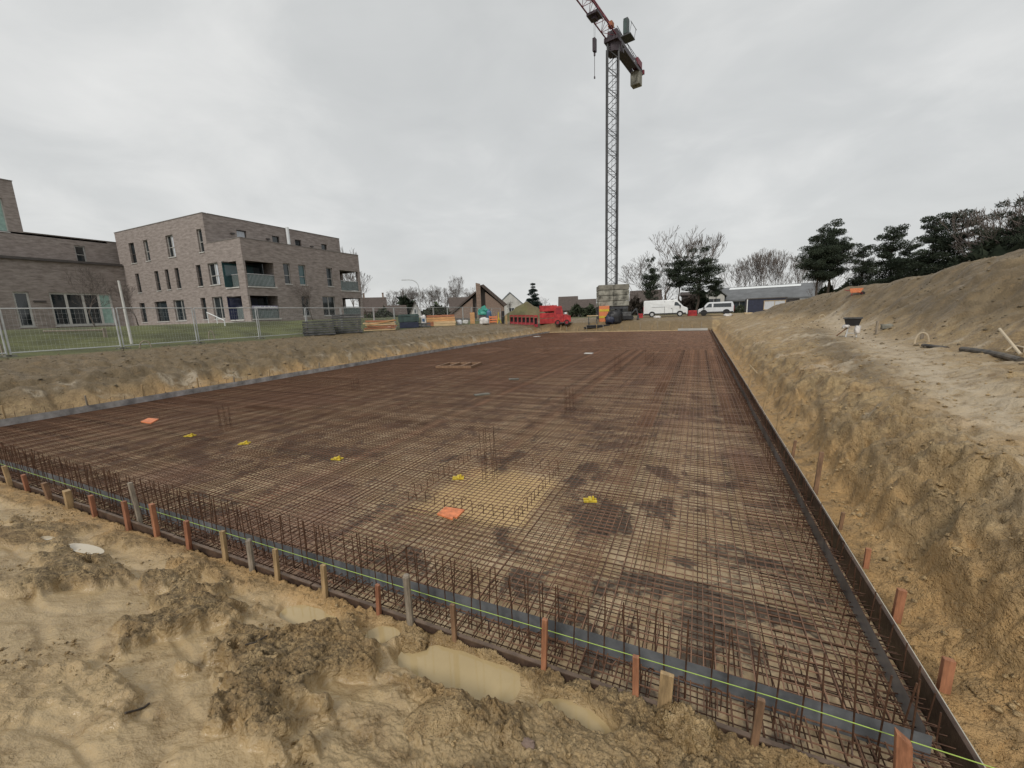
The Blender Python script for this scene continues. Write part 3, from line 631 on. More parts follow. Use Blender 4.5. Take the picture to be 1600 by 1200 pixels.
m = MB(); m.box(((XL + APX) / 2, APY - .9, ZB - .02), (WLF + 1.0, 1.75, .12)); m.build('terrace_edge', SILL, ap)

# low wing to the left with the tower
X2 = XL + .35
lw = thing('low_wing', 'low brown brick wing with a dark canopy edge, one wide window and a tower', 'building')
yE, yS = APY + .6, -14.0
zc, zl = 8.95, 11.55
def hw(bl, tr, X):
    a = onx(*bl, X); b = onx(*tr, X); return (a[0] - yS, b[0] - yS, a[1], b[1])
def zC(a, b): return (a / 4.8, 270 + b / 4.8)
w1 = hw(zC(150, 1140), zC(215, 905), X2); w2 = hw(zC(418, 1135), zC(832, 908), X2); X2b = X2 - 1.6
w3 = hw(zC(583, 685), zC(635, 550), X2b)
tb = onx(*zC(175, 440), X2b)[0]; tt = onx(*zC(105, 75), X2b); ztow = tt[1] + .1
w1 = (w1[0], w1[1], 2.95, w2[3]); w2 = (w2[0], w2[1], 2.95, w2[3]); w3 = (w3[0], w3[1], max(w3[2], zc + .15), w3[3])
w4 = hw(zC(-60, 430), zC(12, 190), X2b); w4 = (w4[1] - 1.6, w4[1], w4[2], w4[3])
mb = MB(); oW = (X2, yS, 0); oWb = (X2b, yS, 0)
facade(mb, oW, uR, nR, yE - yS - .602, ZB - .7, zc, [w1, w2]); facade(mb, oWb, uR, nR, tb - yS, zc - .1, ztow, [w4]); facade(mb, (X2b, tb, 0), uR, nR, yE - tb + 3.5, zc - .1, zl, [(w3[0] - (tb - yS), w3[1] - (tb - yS), w3[2], w3[3])])
mb.quad((X2b, tb, zl - .1), (X2b - 6, tb, zl - .1), (X2b - 6, tb, ztow), (X2b, tb, ztow))
mb.quad((X2b - 9, yS, ZB - .7), (X2, yS, ZB - .7), (X2, yS, zc), (X2b - 9, yS, zc)); mb.quad((X2b - 6, yS, zc), (X2b, yS, zc), (X2b, yS, ztow), (X2b - 6, yS, ztow))
mb.quad((X2b - 6, tb, zl - .1), (X2b - 6, yS, zl - .1), (X2b - 6, yS, ztow), (X2b - 6, tb, ztow)); mb.quad((X2b - 9, yE, ZB - .7), (X2b - 9, yS, ZB - .7), (X2b - 9, yS, zl), (X2b - 9, yE, zl))
mb.build('wall', BRICK, lw)
m = MB(); m.box((X2b - 4.5, (yS + yE) / 2 - .4, zl - .12), (9, yE - yS - .9, .16)); m.box((X2b - 3, (yS + tb) / 2, ztow - .12), (5.9, tb - yS - .1, .16)); m.box((X2 - .8, (yS + yE) / 2, zc - .12), (1.5, yE - yS - .9, .16)); m.build('roof', ROOFG, lw)
m = MB(); m.box((X2 + .06, (yS + yE) / 2 - .4, zc + .06), (.5, yE - yS - .6, .22)); m.build('canopy_edge', CAP, lw)
m = MB(); m.box((X2b - .1, (tb + yE) / 2 + 1.7, zl + .03), (.32, yE - tb + 3.4, .06)); m.box((X2b - .1, (yS + tb) / 2, ztow + .03), (.32, tb - yS + .06, .06)); m.build('roof_trim', TRIM, lw)
window(lw, oW, uR, nR, w1, ft=.14, fm=SILL); window(lw, oW, uR, nR, w2, mull=(.25, .52, .78), ft=.15, fm=SILL, gm=[GLASS, GLASS, GLASS, CURTAING])
window(lw, oWb, uR, nR, w3, trans=(.5,), ft=.12, sill=False); window(lw, oWb, uR, nR, w4, gm=CURTAING, fm=SILL)
m = MB(); yv = onx(62, 471, X2)[0]; m.box((X2 + .06, yv, onx(62, 471, X2)[1]), (.12, .8, .16)); m.build('wall_lamp', DFRAME, lw)

# ---------------------------------------------------------------- other buildings, far behind the slab
def spot(pl, pr, D, pt=None):
    a = at(pl, 485, D); b = at(pr, 485, D); c = (a + b) / 2; w_ = (b - a).length
    z = float(terrain(c.x, c.y, False)); h = at((pl + pr) / 2, pt, D).z - z if pt else 0
    return Vector((c.x, c.y, z)), w_, h, facing(c)
def small_window(parent, x, y, z, w_, h_, fm=FRAME, gm=GLASS, mull=1):
    f = MB()
    f.box((x, y, z + h_ / 2), (w_ + .12, .08, .06)).box((x, y, z - h_ / 2), (w_ + .12, .08, .06))
    for k in range(mull + 2): f.box((x - w_ / 2 + w_ * k / (mull + 1), y, z), (.06, .07, h_))
    f = f.build('window', fm, parent); MB().box((x, y + .02, z), (w_, .03, h_)).build('pane', gm, f)
def gable_house(name, label, pl, pr, D, pt, eave, depth, wall, roof, axis='x', over=.3, chim=(), wins=(), rz=0.0, gwin=None):
    c, w_, h, r = spot(pl, pr, D, pt); t = thing(name, label, 'house' if 'house' in name else 'building', c, r + rz); e = h * eave
    if axis == 'x':   # ridge across the view
        MB().box((0, depth / 2, e / 2), (w_, depth, e)).prism([(-w_ / 2 + .001, e), (w_ / 2 - .001, e), (w_ / 2 - .001, e + .01), (-w_ / 2 + .001, e + .01)], .1, depth - .1).build('wall', wall, t)
        m = MB(); sl = h - e
        for s in (-1, 1):
            y0 = depth / 2 + s * (depth / 2 + over); z0 = e - over * sl / (depth / 2)
            m.quad((-w_ / 2 - over, y0, z0), (w_ / 2 + over, y0, z0), (w_ / 2 + over, depth / 2, h), (-w_ / 2 - over, depth / 2, h))
            m.quad((-w_ / 2 - over, y0, z0 - .18), (w_ / 2 + over, y0, z0 - .18), (w_ / 2 + over, y0, z0), (-w_ / 2 - over, y0, z0))
        for s in (-1, 1): m.tri((s * w_ / 2, 0, e), (s * w_ / 2, depth, e), (s * w_ / 2, depth / 2, h))
        rf = m.build('roof', roof, t)
    else:             # gable faces the viewer
        MB().prism([(-w_ / 2, 0), (w_ / 2, 0), (w_ / 2, e), (0, h - .05), (-w_ / 2, e)], 0, depth).build('wall', wall, t)
        m = MB()
        for s in (-1, 1):
            k = over / (w_ / 2); x0 = s * (w_ / 2 + over); z0 = e - (h - e) * k
            m.v += []; a = [(0, h), (x0, z0), (x0, z0 + .16), (0, h + .18)]
            m.prism(a if s > 0 else a[::-1], -.25, depth + .25)
        rf = m.build('roof', roof, t)
        if gwin: small_window(t, gwin[0] * w_, -.04, gwin[1] * h, gwin[2] * w_, gwin[3] * h, WHITEP, GLASS)
    for k in chim: MB().box((k * w_, depth / 2, h + .1), (w_ * .07, .8, 1.5)).box((k * w_, depth / 2, h + .9), (w_ * .085, .95, .12)).build('chimney', BRICKR, rf)
    for (x, z, a, b) in wins: small_window(t, x * w_, -.04, z * h, a * w_, b * h)
    return t
gable_house('brick_house', 'dark brown-roofed house with a chimney at each end, beside the apartment block', 566, 604, 92, 463, .5, 9, BRICKR, ROOFB, 'x', chim=(-.40, .42), wins=((-.25, .3, .1, .16), (.15, .3, .1, .16)))
gable_house('grey_house', 'low dark-roofed house just left of the white gable', 606, 634, 88, 476, .5, 8, WALLG, ROOFB, 'x', wins=((-.2, .28, .14, .2), (.2, .28, .14, .2)))
gable_house('white_house', 'small house with a bright white gable and one dark window', 640, 658, 84, 471.5, .42, 9, WALLW, ROOFB, 'y', gwin=(.05, .55, .3, .22))
gable_house('villa', 'house with a blue-grey hipped roof behind the grassy heap', 778, 817, 112, 457, .55, 10, WALLW, ROOFBL, 'y', gwin=(.05, .3, .2, .2))
gable_house('brown_house', 'boxy brown house with a high dark roof behind the red stacks', 874, 902, 98, 462, .35, 9, BRICKR, ROOFB, 'x', wins=((-.2, .2, .15, .16), (.2, .2, .12, .16)))
gable_house('dark_house', 'low dark house between the brown house and the crane base', 903, 930, 96, 466.5, .45, 8, WALLG, ROOFB, 'x', wins=((.1, .25, .2, .2),))
gable_house('red_roof_house', 'house with a reddish-brown roof half hidden behind the pines', 985, 1032, 92, 452, .5, 9, BRICKR, ROOFB, 'x', wins=((-.1, .25, .1, .2),))
gable_house('garage_house', 'flat grey shed standing behind the gap between the two vans', 1064, 1094, 84, 455, .86, 7, WALLG, ROOFB, 'x')
# asymmetrical brick house with a wall rising between two lean-to roofs
c, w_, h, r = spot(703, 793, 76, 442.5); t = thing('wedge_house', 'brick house shaped like two wedges leaning on a tall central wall', 'house', c, r)
k = w_ / 90.0; hz0 = at(745, 442.5, 76).z - c.z
def zq(px, py): return ((px - 748) * k, max(0, at(px, py, 76).z - c.z))
MB().prism([zq(700, 497), zq(739, 497), zq(739, 466), zq(703, 493)], 0, 8).prism([zq(759, 497), zq(788, 497), zq(788, 479), zq(759, 456)], 0, 8).build('wall', BRICKR, t)
MB().prism([zq(745, 497), zq(752, 497), zq(752, 444), zq(745, 442.5)], -.8, 8.2).build('tower_wall', BRICKR, t)
MB().prism([zq(739, 497), zq(745, 497), zq(745, 458), zq(739, 465)], 1.0, 7.8).prism([zq(752, 497), zq(759, 497), zq(759, 454), zq(752, 446)], 1.0, 7.8).build('recess_wall', WALLG, t)
MB().prism([zq(752, 446), zq(757, 444.5), zq(793, 476), zq(788, 479)], -.4, 8.4).prism([zq(698, 497), zq(703, 493), zq(745, 457), zq(744, 455), zq(701, 491), zq(697, 495)][1:], -.3, 8.3).build('roof', ROOFB, t)
# dark hipped shed on its left
gable_house('shed', 'long low shed with a dark roof left of the wedge-shaped brick house', 704, 735, 90, 463, .45, 8, WALLG, ROOFB, 'x')
# long barn
c, w_, h, r = spot(1112, 1277, 88, 444); t = thing('barn', 'long pale barn with a grey sheet roof and bright roof lights', 'building', c, r - .10)
e = h * .50
MB().box((0, 6, e / 2), (w_, 12, e)).build('wall', WALLW, t)
MB().prism([(0, e), (12, e), (6, h)], -w_ / 2 + .0, -w_ / 2 + .25).v
m = MB()
for s in (-1, 1):
    y0 = 6 + s * 6.5; m.quad((-w_ / 2 - .4, y0, e - .15), (w_ / 2 + .4, y0, e - .15), (w_ / 2 + .4, 6, h), (-w_ / 2 - .4, 6, h))
    m.quad((-w_ / 2 - .4, y0, e - .45), (w_ / 2 + .4, y0, e - .45), (w_ / 2 + .4, y0, e - .15), (-w_ / 2 - .4, y0, e - .15))
    m.tri((s * w_ / 2, 0, e), (s * w_ / 2, 12, e), (s * w_ / 2, 6, h - .1))
rf = m.build('roof', ROOFG, t)
m = MB(); zs = lambda y: e - .15 + (h - e + .15) * (y + .5) / 6.5
m.quad((-w_ * .38, 4.6, zs(4.6) + .05), (w_ * .33, 4.6, zs(4.6) + .05), (w_ * .33, 5.6, zs(5.6) + .05), (-w_ * .38, 5.6, zs(5.6) + .05)); m.build('roof_light', WHITEP, rf)
for x in (-.36, -.22, -.05, .1, .26): small_window(t, x * w_, -.04, e * .55, 2.2, 1.1)
c, w_, h, r = spot(1098, 1131, 82, 447); t = thing('barn_annex', 'pale gabled annex at the left end of the long barn', 'building', c, r)
MB().prism([(-w_ / 2, 0), (w_ / 2, 0), (w_ / 2, h * .62), (0, h * .97), (-w_ / 2, h * .62)], 0, 9).build('wall', WALLW, t)
m = MB()
for s in (-1, 1):
    a = [(0, h * .97), (s * (w_ / 2 + .4), h * .60), (s * (w_ / 2 + .4), h * .60 + .2), (0, h)]; m.prism(a if s > 0 else a[::-1], -.3, 9.2)
m.build('roof', ROOFG, t); small_window(t, 0, -.04, h * .4, 2.2, 1.2)
# site cabins
c, w_, h, r = spot(1166, 1228, 60, 466); t = thing('site_cabin', 'dark navy site cabin with a pale framed double window', 'cabin', c, r + .12)
MB().box((0, 1.25, h / 2), (w_, 2.5, h)).build('body', NAVY, t); m = MB()
for x in (-w_ / 2, w_ / 2): m.box((x, -.01, h / 2), (.16, .12, h + .04))
m.box((0, -.01, h), (w_ + .16, .14, .12)).box((0, -.01, .08), (w_ + .1, .12, .14)); m.build('frame', CAP, t)
MB().box((-w_ / 2 + .06, -.08, h / 2), (.1, .06, h * .95)).build('corner_post', WHITEP, t)
small_window(t, w_ * .21, -.06, h * .55, 2.2, 1.05, PALEWOOD, CURTAIN, 1)
c, w_, h, r = spot(1229, 1248, 62, 466); t = thing('store_cabin', 'dark brown store cabin between the navy cabin and the white container', 'cabin', c, r)
MB().box((0, 1.2, h / 2), (w_, 2.4, h)).build('body', CAP, t); m = MB()
for q in range(7): m.box((-w_ / 2 + .12 + q * (w_ - .24) / 6, -.02, h / 2), (.07, .05, h - .2))
m.build('rib', CAP, t); MB().box((0, -.05, h * .45), (.9, .05, h * .85)).build('door', WALLG, t)
c, w_, h, r = spot(1248, 1273, 61, 466); t = thing('white_container', 'white storage container partly buried by the foot of the mound', 'container', c, r - .1)
MB().box((0, 1.2, h / 2), (w_, 2.4, h)).build('body', WHITEP, t); m = MB()
for q in range(9): m.box((-w_ / 2 + .1 + q * (w_ - .2) / 8, -.02, h / 2), (.08, .05, h - .25))
m.build('rib', WHITEP, t)
# ---------------------------------------------------------------- shuttering, joint sheet, reinforcement
X0S, X1S, Y0S, Y1S = -17.65, 1.45, 2.40, 50.0
def shutter(name, label, p, q, ztop, hgt, th, m, seg=2.5, trim=BOARDT):
    t = thing(name, label, 'formwork'); p = Vector(p); q = Vector(q); Ln = (q - p).length; n = max(1, round(Ln / seg)); d = (q - p) / n; rz = math.atan2(d.y, d.x)
    nrm = Vector((-d.y, d.x, 0)).normalized(); rg = random.Random(len(label))
    for k in range(n):
        c = p + d * (k + .5) + nrm * rg.uniform(-.004, .004); zt = ztop + rg.uniform(-.018, .012)
        b = MB().box((c.x, c.y, zt - hgt / 2), (d.length - .008, th, hgt), rz).build('board', m, t)
        MB().box((c.x, c.y, zt + .006), (d.length - .01, th + .004, .008), rz).build('top_edge', trim, b)
    return t
shutter('formwork', 'dark shutter boards along the front edge of the slab', (X0S, Y0S - .02, 0), (X1S, Y0S - .02, 0), -.015, .22, .027, BOARD)
shutter('formwork', 'tall dark shutter boards along the right edge of the slab below the clay bank', (X1S + .02, Y0S, 0), (X1S + .02, Y1S, 0), .03, .26, .022, BOARD, trim=BOARD)
shutter('formwork', 'dark shutter boards along the left edge of the slab', (X0S, Y0S, 0), (X0S, Y1S, 0), .06, .30, .027, BOARD, trim=BOARD)
shutter('formwork', 'pale shutter boards along the far edge of the slab', (X0S, Y1S, 0), (X1S - 3.0, Y1S, 0), .02, .24, .027, PALEWOOD, 4, PALEWOOD)
def sheet(name, label, pts_p, pts_q, z0, z1, seg=2.0, wav=.02, sm=STRIP):
    t = thing(name, label, 'joint sheet'); p = Vector(pts_p); q = Vector(pts_q); Ln = (q - p).length; n = round(Ln / seg); u = (q - p).normalized(); nn = Vector((-u.y, u.x, 0))
    rg = random.Random(int(Ln * 7)); offs = [rg.uniform(-wav, wav) for _ in range(n + 1)]; zs = [rg.uniform(-.012, .012) for _ in range(n + 1)]; ln = Ln / n
    for k in range(n):
        m = MB(); S = 5
        for s in range(S):
            f0, f1 = s / S, (s + 1) / S
            def P(f, z, lean, th=0): o = offs[k] * (1 - f) + offs[k + 1] * f; zz_ = zs[k] * (1 - f) + zs[k + 1] * f; return p + u * (ln * (k + f) + (.02 if f == 1 else 0)) + nn * (o + lean + th + .004 * (k % 2)) + Vector((0, 0, z + zz_))
            for th in (0, -.0015): m.quad(P(f0, z0, 0, th), P(f1, z0, 0, th), P(f1, z1, .012, th), P(f0, z1, .012, th))
        m.build('sheet', sm, t)
    return t
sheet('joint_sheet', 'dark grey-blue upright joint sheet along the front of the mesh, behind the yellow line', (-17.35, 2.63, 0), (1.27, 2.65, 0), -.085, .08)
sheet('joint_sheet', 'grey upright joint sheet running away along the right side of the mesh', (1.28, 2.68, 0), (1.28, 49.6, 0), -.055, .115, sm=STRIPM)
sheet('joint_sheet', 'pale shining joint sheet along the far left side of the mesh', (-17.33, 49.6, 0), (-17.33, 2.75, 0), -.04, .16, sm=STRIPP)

mat_t = thing('reinforcement_mat', 'huge rusty steel reinforcement mesh with upright starter bars filling the excavation', 'rebar mesh')
ZM = -.05
def bar_mesh(name, Ln, r, seed, pan, n=4, kz=.006):
    rg = np.random.default_rng(seed); m = MB(); npan = int(round(Ln / pan)); 
    for i in range(npan):
        a, b = i * Ln / npan - (.18 if i else 0), (i + 1) * Ln / npan + (.18 if i < npan - 1 else 0)
        off = rg.normal(0, .010); skew = rg.normal(0, .006); S = max(2, int((b - a) / 1.2)); zlap = .004 * (i % 2)
        pts = [(a + (b - a) * k / S, off + skew * (k / S - .5) + rg.normal(0, .0035), zlap + rg.normal(0, kz * .5)) for k in range(S + 1)]
        for p, q in zip(pts, pts[1:]): m.bar(p, q, r, n, caps=False)
    return m.mesh(name, RUST)
STEP = .0815
LX = X1S - X0S - .16; LY = Y1S - Y0S - .12
longv = [bar_mesh('long_bar', LY, .0054, 100 + k, 5.0) for k in range(8)]
crossv = [bar_mesh('cross_bar', LX, .0052, 200 + k, 2.4) for k in range(8)]
xs = np.arange(X0S + .1, X1S - .06, STEP); ys = np.arange(Y0S + .10, Y1S - .1, STEP)
R90 = (0, 0, PI / 2)
for i, x_ in enumerate(xs): link('long_bar', longv[(i // 12) % 8], mat_t, (x_ + RNG.normal(0, .004), Y0S + .06, ZM + .005), R90)
def join_instances(name, items, parent, m):
    V = []; Fs = []; base = 0; cache = {}
    for me, mt in items:
        if me.name not in cache:
            n = len(me.vertices); v = np.empty(n * 3); me.vertices.foreach_get('co', v)
            f = np.array([list(p.vertices) for p in me.polygons], dtype=np.int32); cache[me.name] = (v.reshape(-1, 3), f)
        v, f = cache[me.name]; a = np.array(mt); V.append(v @ a[:3, :3].T + a[:3, 3]); Fs.append(f + base); base += len(v)
    V = np.concatenate(V); Fq = np.concatenate(Fs); me = bpy.data.meshes.new(name); me.vertices.add(len(V)); me.vertices.foreach_set('co', V.ravel())
    k = Fq.shape[1]; me.loops.add(Fq.size); me.polygons.add(len(Fq)); me.loops.foreach_set('vertex_index', Fq.ravel().astype(np.int32)); me.polygons.foreach_set('loop_start', (np.arange(len(Fq)) * k).astype(np.int32)); me.update(calc_edges=True)
    me.materials.append(m); o = link(name, me, parent); o['kind'] = 'stuff'; return o
TR = lambda x, y, z, rz=0, rx=0: Matrix.Translation((x, y, z)) @ Matrix.Rotation(rz, 4, 'Z') @ Matrix.Rotation(rx, 4, 'X')
rest = []
for i, y_ in enumerate(ys):
    me = crossv[(i // 10) % 8]; jy = y_ + RNG.normal(0, .006)
    if i < 300: link('cross_bar', me, mat_t, (X0S + .08, jy, ZM - .005))
    else: rest.append((me, TR(X0S + .08, jy, ZM - .005)))
join_instances('far_cross_bars', rest, mat_t, RUST)
# lower mat, offset from the upper one, left out over the sand pit
def plain(name, Ln, r):
    m = MB(); S = max(2, int(Ln / 4))
    for k in range(S): m.bar((Ln * k / S, 0, 0), (Ln * (k + 1) / S, 0, 0), r, 3, caps=False)
    return m.mesh(name, RUSTD)
pit0, pit1 = (-3.65, 4.25), (-1.95, 6.0)
low = []; pl_x = plain('low_x', LX, .0048); pl_y = plain('low_y', LY, .0048)
for x_ in np.arange(X0S + .14, X1S - .05, STEP * 1.22):
    if pit0[0] < x_ < pit1[0]:
        a = plain('low_ya', pit0[1] - Y0S - .1, .0048); low.append((a, TR(x_, Y0S + .06, -.145, PI / 2))); b = plain('low_yb', Y1S - .1 - pit1[1], .0048); low.append((b, TR(x_, pit1[1], -.145, PI / 2)))
    else: low.append((pl_y, TR(x_ + RNG.normal(0, .008), Y0S + .06, -.145, PI / 2)))
for y_ in np.arange(Y0S + .14, 26, STEP * 1.22):
    if pit0[1] < y_ < pit1[1]:
        a = plain('low_xa', pit0[0] - X0S - .1, .0048); low.append((a, TR(X0S + .08, y_, -.155))); b = plain('low_xb', X1S - .1 - pit1[0], .0048); low.append((b, TR(pit1[0], y_, -.155)))
    else: low.append((pl_x, TR(X0S + .08, y_ + RNG.normal(0, .008), -.155)))
join_instances('lower_mesh', low, mat_t, RUSTD)
# hairpin bars round the edges
ed = []; hp_ = plain('hp', .78, .005); hl_ = plain('hl', .75, .005); hs_ = plain('hs', .2, .005)
for y_ in np.arange(Y0S + .2, 30, .05): ed.append((hs_, TR(X1S - .24, y_ + RNG.normal(0, .012), -.03 + RNG.normal(0, .02), RNG.normal(0, .08))))
for y_ in np.arange(Y0S + .2, 24, .0815): ed.append((hp_, TR(X1S - .82, y_ + .03 + RNG.normal(0, .01), -.088, RNG.normal(0, .02))))
for x_ in np.arange(X0S + .15, X1S - .1, .0815): ed.append((hl_, TR(x_ + .03 + RNG.normal(0, .012), Y0S + .05, -.10 + RNG.normal(0, .008), PI / 2 + RNG.normal(0, .04))))
for y_ in np.arange(Y0S + .2, 30, .16): ed.append((hp_, TR(X0S + .06, y_, -.088)))
join_instances('edge_bars', ed, mat_t, RUSTD)
# starter bars
sv = []
for k in range(6):
    rg = random.Random(k); m = MB(); dx, dy = rg.gauss(0, .012), rg.gauss(0, .012); h_ = .50 + rg.uniform(-.03, .04)
    m.bar((0, 0, -.12), (dx * .5, dy * .5, .2), .0052, 5, caps=False); m.bar((dx * .5, dy * .5, .2), (dx, dy, h_), .0052, 5); sv.append(m.mesh('starter_bar', RUSTD))
svs = []
for k in range(4):
    rg = random.Random(k + 50); m = MB(); m.bar((0, 0, -.12), (rg.gauss(0, .02), rg.gauss(0, .02), .30 + rg.uniform(-.06, .06)), .0052, 5); svs.append(m.mesh('starter_bar', RUSTD))
svr = []
for k in range(4):
    rg = random.Random(k + 90); m = MB(); m.bar((0, 0, -.12), (rg.gauss(0, .015), rg.gauss(0, .015), .13 + rg.uniform(-.05, .08)), .0046, 5); svr.append(m.mesh('starter_bar', RUSTD))
st = []
for x_ in np.arange(X0S + .25, X1S - .2, .128):
    for yy, s in ((2.56, 0), (2.80, .05)):
        if s and RNG.random() < .25: continue
        st.append((x_ + s + RNG.normal(0, .014), yy + RNG.normal(0, .01), sv[RNG.integers(6)] if s == 0 else svs[RNG.integers(4)], RNG.normal(0, .018), RNG.normal(0, .028)))
for y_ in np.arange(Y0S + .35, Y1S - .2, .19):
    for xx in (1.15, 1.38): st.append((xx + RNG.normal(0, .012), y_ + RNG.normal(0, .02), svr[RNG.integers(4)], RNG.normal(0, .04), RNG.normal(0, .06)))
for y_ in np.arange(Y0S + .35, 30, .3): st.append((X0S + .16, y_, svs[RNG.integers(4)], RNG.normal(0, .05), RNG.normal(0, .05)))
st.sort(key=lambda s: math.hypot(s[0], s[1])); rest = []
for i, (x_, y_, me, rx, ry) in enumerate(st):
    if i < 300: link('starter_bar', me, mat_t, (x_, y_, 0), (rx, ry, RNG.uniform(0, 6)))
    else: rest.append((me, TR(x_, y_, 0, RNG.uniform(0, 6), rx)))
m_ = MB()
V_items = [r for r in rest]
def join_any(name, items, parent, m):
    mb_ = MB(); 
    for me, mt in items:
        i0 = len(mb_.v); mb_.v += [tuple(mt @ v.co) for v in me.vertices]; mb_.f += [tuple(i0 + k for k in p.vertices) for p in me.polygons]
    o = mb_.build(name, m, parent); o['kind'] = 'stuff'; return o
join_any('far_starter_bars', rest, mat_t, RUSTD)
# little hooks in front of the sheet and round the sand pit
hk = MB(); rg = random.Random(5)
def hook(x_, y_, h_, a, z=-.06):
    c, s = math.cos(a), math.sin(a); hk.bar((x_, y_, z), (x_, y_, z + h_), .005, 4); hk.bar((x_, y_, z + h_), (x_ + .035 * c, y_ + .035 * s, z + h_ + .018), .005, 4); hk.bar((x_ + .035 * c, y_ + .035 * s, z + h_ + .018), (x_ + .07 * c, y_ + .07 * s, z + h_ - .012), .005, 4)
for x_ in np.arange(-9, 1.2, .122): hook(x_ + rg.gauss(0, .02), 2.51 + rg.gauss(0, .012), .10 + rg.uniform(-.03, .05), rg.uniform(0, 6))
for x_ in np.arange(pit0[0], pit1[0] + .01, .15):
    hook(x_, pit0[1] + rg.gauss(0, .015), .14 + rg.uniform(-.03, .05), rg.uniform(0, 6)); hook(x_, pit1[1], .14 + rg.uniform(-.03, .05), rg.uniform(0, 6))
for y_ in np.arange(pit0[1], pit1[1], .15):
    hook(pit0[0], y_, .14 + rg.uniform(-.03, .05), rg.uniform(0, 6)); hook(pit1[0] + rg.gauss(0, .015), y_, .14 + rg.uniform(-.03, .05), rg.uniform(0, 6))
kind(hk.build('hooked_bars', RUSTD, mat_t), 'stuff')
# column starter cages
def cage(x_, y_, h_, label, s=.13, n=8):
    t = thing('column_starter', label, 'rebar cage', (x_, y_, ZM), 0, 'column starter bars standing in the mesh'); rg = random.Random(int(x_ * 100))
    for k in range(n):
        a = 2 * PI * k / n + .4; m = MB(); m.bar((s * math.cos(a), s * math.sin(a), -.1), (s * math.cos(a) + rg.gauss(0, .02), s * math.sin(a) + rg.gauss(0, .02), h_ + rg.uniform(-.12, .06)), .0042, 5); m.build('upright_bar', RUSTD, t)
    for z in (.08, .22): MB().path([(s * 1.1 * math.cos(q * PI / 2 + .4), s * 1.1 * math.sin(q * PI / 2 + .4), z) for q in range(5)], .005, 4).build('stirrup', RUSTD, t)
cage(-2.97, 5.45, .80, 'tallest nearest bundle of upright column bars, inside the sandy pit', .12, 6)
cage(-2.94, 9.9, .62, 'bundle of upright column bars beyond the sandy pit, in the middle of the mesh')
cage(-2.95, 16.9, .75, 'bundle of four-square column bars in the far middle of the mesh')
cage(-10.75, 5.95, .52, 'bundle of upright column bars between the left orange board and the yellow clips')
cage(-2.0, 19.8, .7, 'bundle of column bars far out on the right half of the mesh', .2)
cage(-11.5, 11.0, .5, 'bundle of column bars left of the steel frame lying on the mesh')
cage(-9.0, 25.0, .7, 'farthest bundle of column bars near the middle of the mesh')
# setting-out lines
def line(name, label, pts, m, r=.0035):
    return tag(MB().path(pts, r, 5).build(name, m), label, 'line')
line('setting_out_line', 'taut yellow-green mason line along the front edge above the joint sheet', [(-17.6, 2.52, .10), (-8, 2.53, .102), (-2, 2.535, .11), (.5, 2.54, .135), (1.5, 2.5, .15)], STRING, .0027)
line('setting_out_line', 'pale mason line stretched along the right shutter', [(1.46, 2.45, .07), (1.475, 12, .07), (1.475, 49, .07)], STRINGW, .0028)
# boards, clips and scraps lying on the mesh
ZR = ZM + .012
def slab(name, label, pts, th, m, cat):
    b = MB(); n = len(pts); b.v = [(p[0], p[1], ZR) for p in pts] + [(p[0], p[1], ZR + th) for p in pts]
    b.f = [tuple(reversed(range(n))), tuple(range(n, 2 * n))] + [(k, (k + 1) % n, n + (k + 1) % n, n + k) for k in range(n)]
    return tag(b.build(name, m), label, cat)
slab('orange_board', 'square orange board with a notched corner lying on the mesh beside the sandy pit', [onz(683, 803, -.02), onz(707, 811, -.02), onz(709, 807.5, -.02), onz(714, 808.5, -.02), onz(726, 796.5, -.02), onz(696, 792, -.02)], .022, ORANGE, 'board')
slab('orange_board', 'small orange board lying flat far out on the left of the mesh', [onz(220, 659, -.02), onz(236, 661.5, -.02), onz(248, 655, -.02), onz(232, 653.5, -.02)], .03, ORANGE, 'board')
def clip(px, py, k, label, rot):
    p = onz(px, py, -.03); t = thing('yellow_spacer', label, 'spacer', (p.x, p.y, ZR), rot, 'yellow plastic spacers on the mesh')
    for s in (-1, 1):
        MB().box((0, s * .045 * k, .012), (.22 * k, .035 * k, .022)).build('arm', YELLOW, t)
    MB().box((0, 0, .03), (.05 * k, .15 * k, .02)).box((.05 * k, 0, .045), (.03 * k, .03 * k, .05)).build('crossbar', YELLOW, t)
clip(922, 782, .8, 'yellow plastic spacer to the right of the sandy pit', .35)
clip(716, 747, .8, 'yellow plastic spacer on the left edge of the sandy pit', .5)
clip(527, 717, .9, 'yellow plastic spacer left of the sandy pit, third from the right', .2)
clip(382, 693, .95, 'yellow plastic spacer on the dark left part of the mesh, second from the left', .6)
clip(297, 681, 1.0, 'leftmost yellow plastic spacer, nearest the small orange board', .3)
for i, (px, py, w_, d_, lab) in enumerate(((920, 552.5, .5, .35, 'pale flat offcut lying alone in the far middle of the mesh'), (803, 593, .4, .2, 'pale scrap left of the middle column bars'), (753, 617, .5, .18, 'long pale scrap on the left half of the mesh'), (839, 526, .7, .5, 'small pale offcut near the far edge of the slab'))):
    p = onz(px, py, -.03); tag(MB().box((p.x, p.y, ZR + .025), (w_, d_, .04), .4 * i).build('offcut', SILL if i in (0, 3) else CONCD), lab, 'offcut')
p = onz(718, 571, 0); t = thing('lattice_tray', 'brown rectangular frame with cross pieces lying flat on the far left of the mesh', 'frame', (p.x, p.y, ZR), .15)
for y_ in (-.75, .75): MB().box((0, y_, .06), (1.9, .1, .12)).build('side_rail', STAKES[4], t)
for x_ in (-.9, -.3, .35, .9): MB().box((x_, 0, .06), (.1, 1.4, .10)).build('cross_piece', STAKES[4], t)
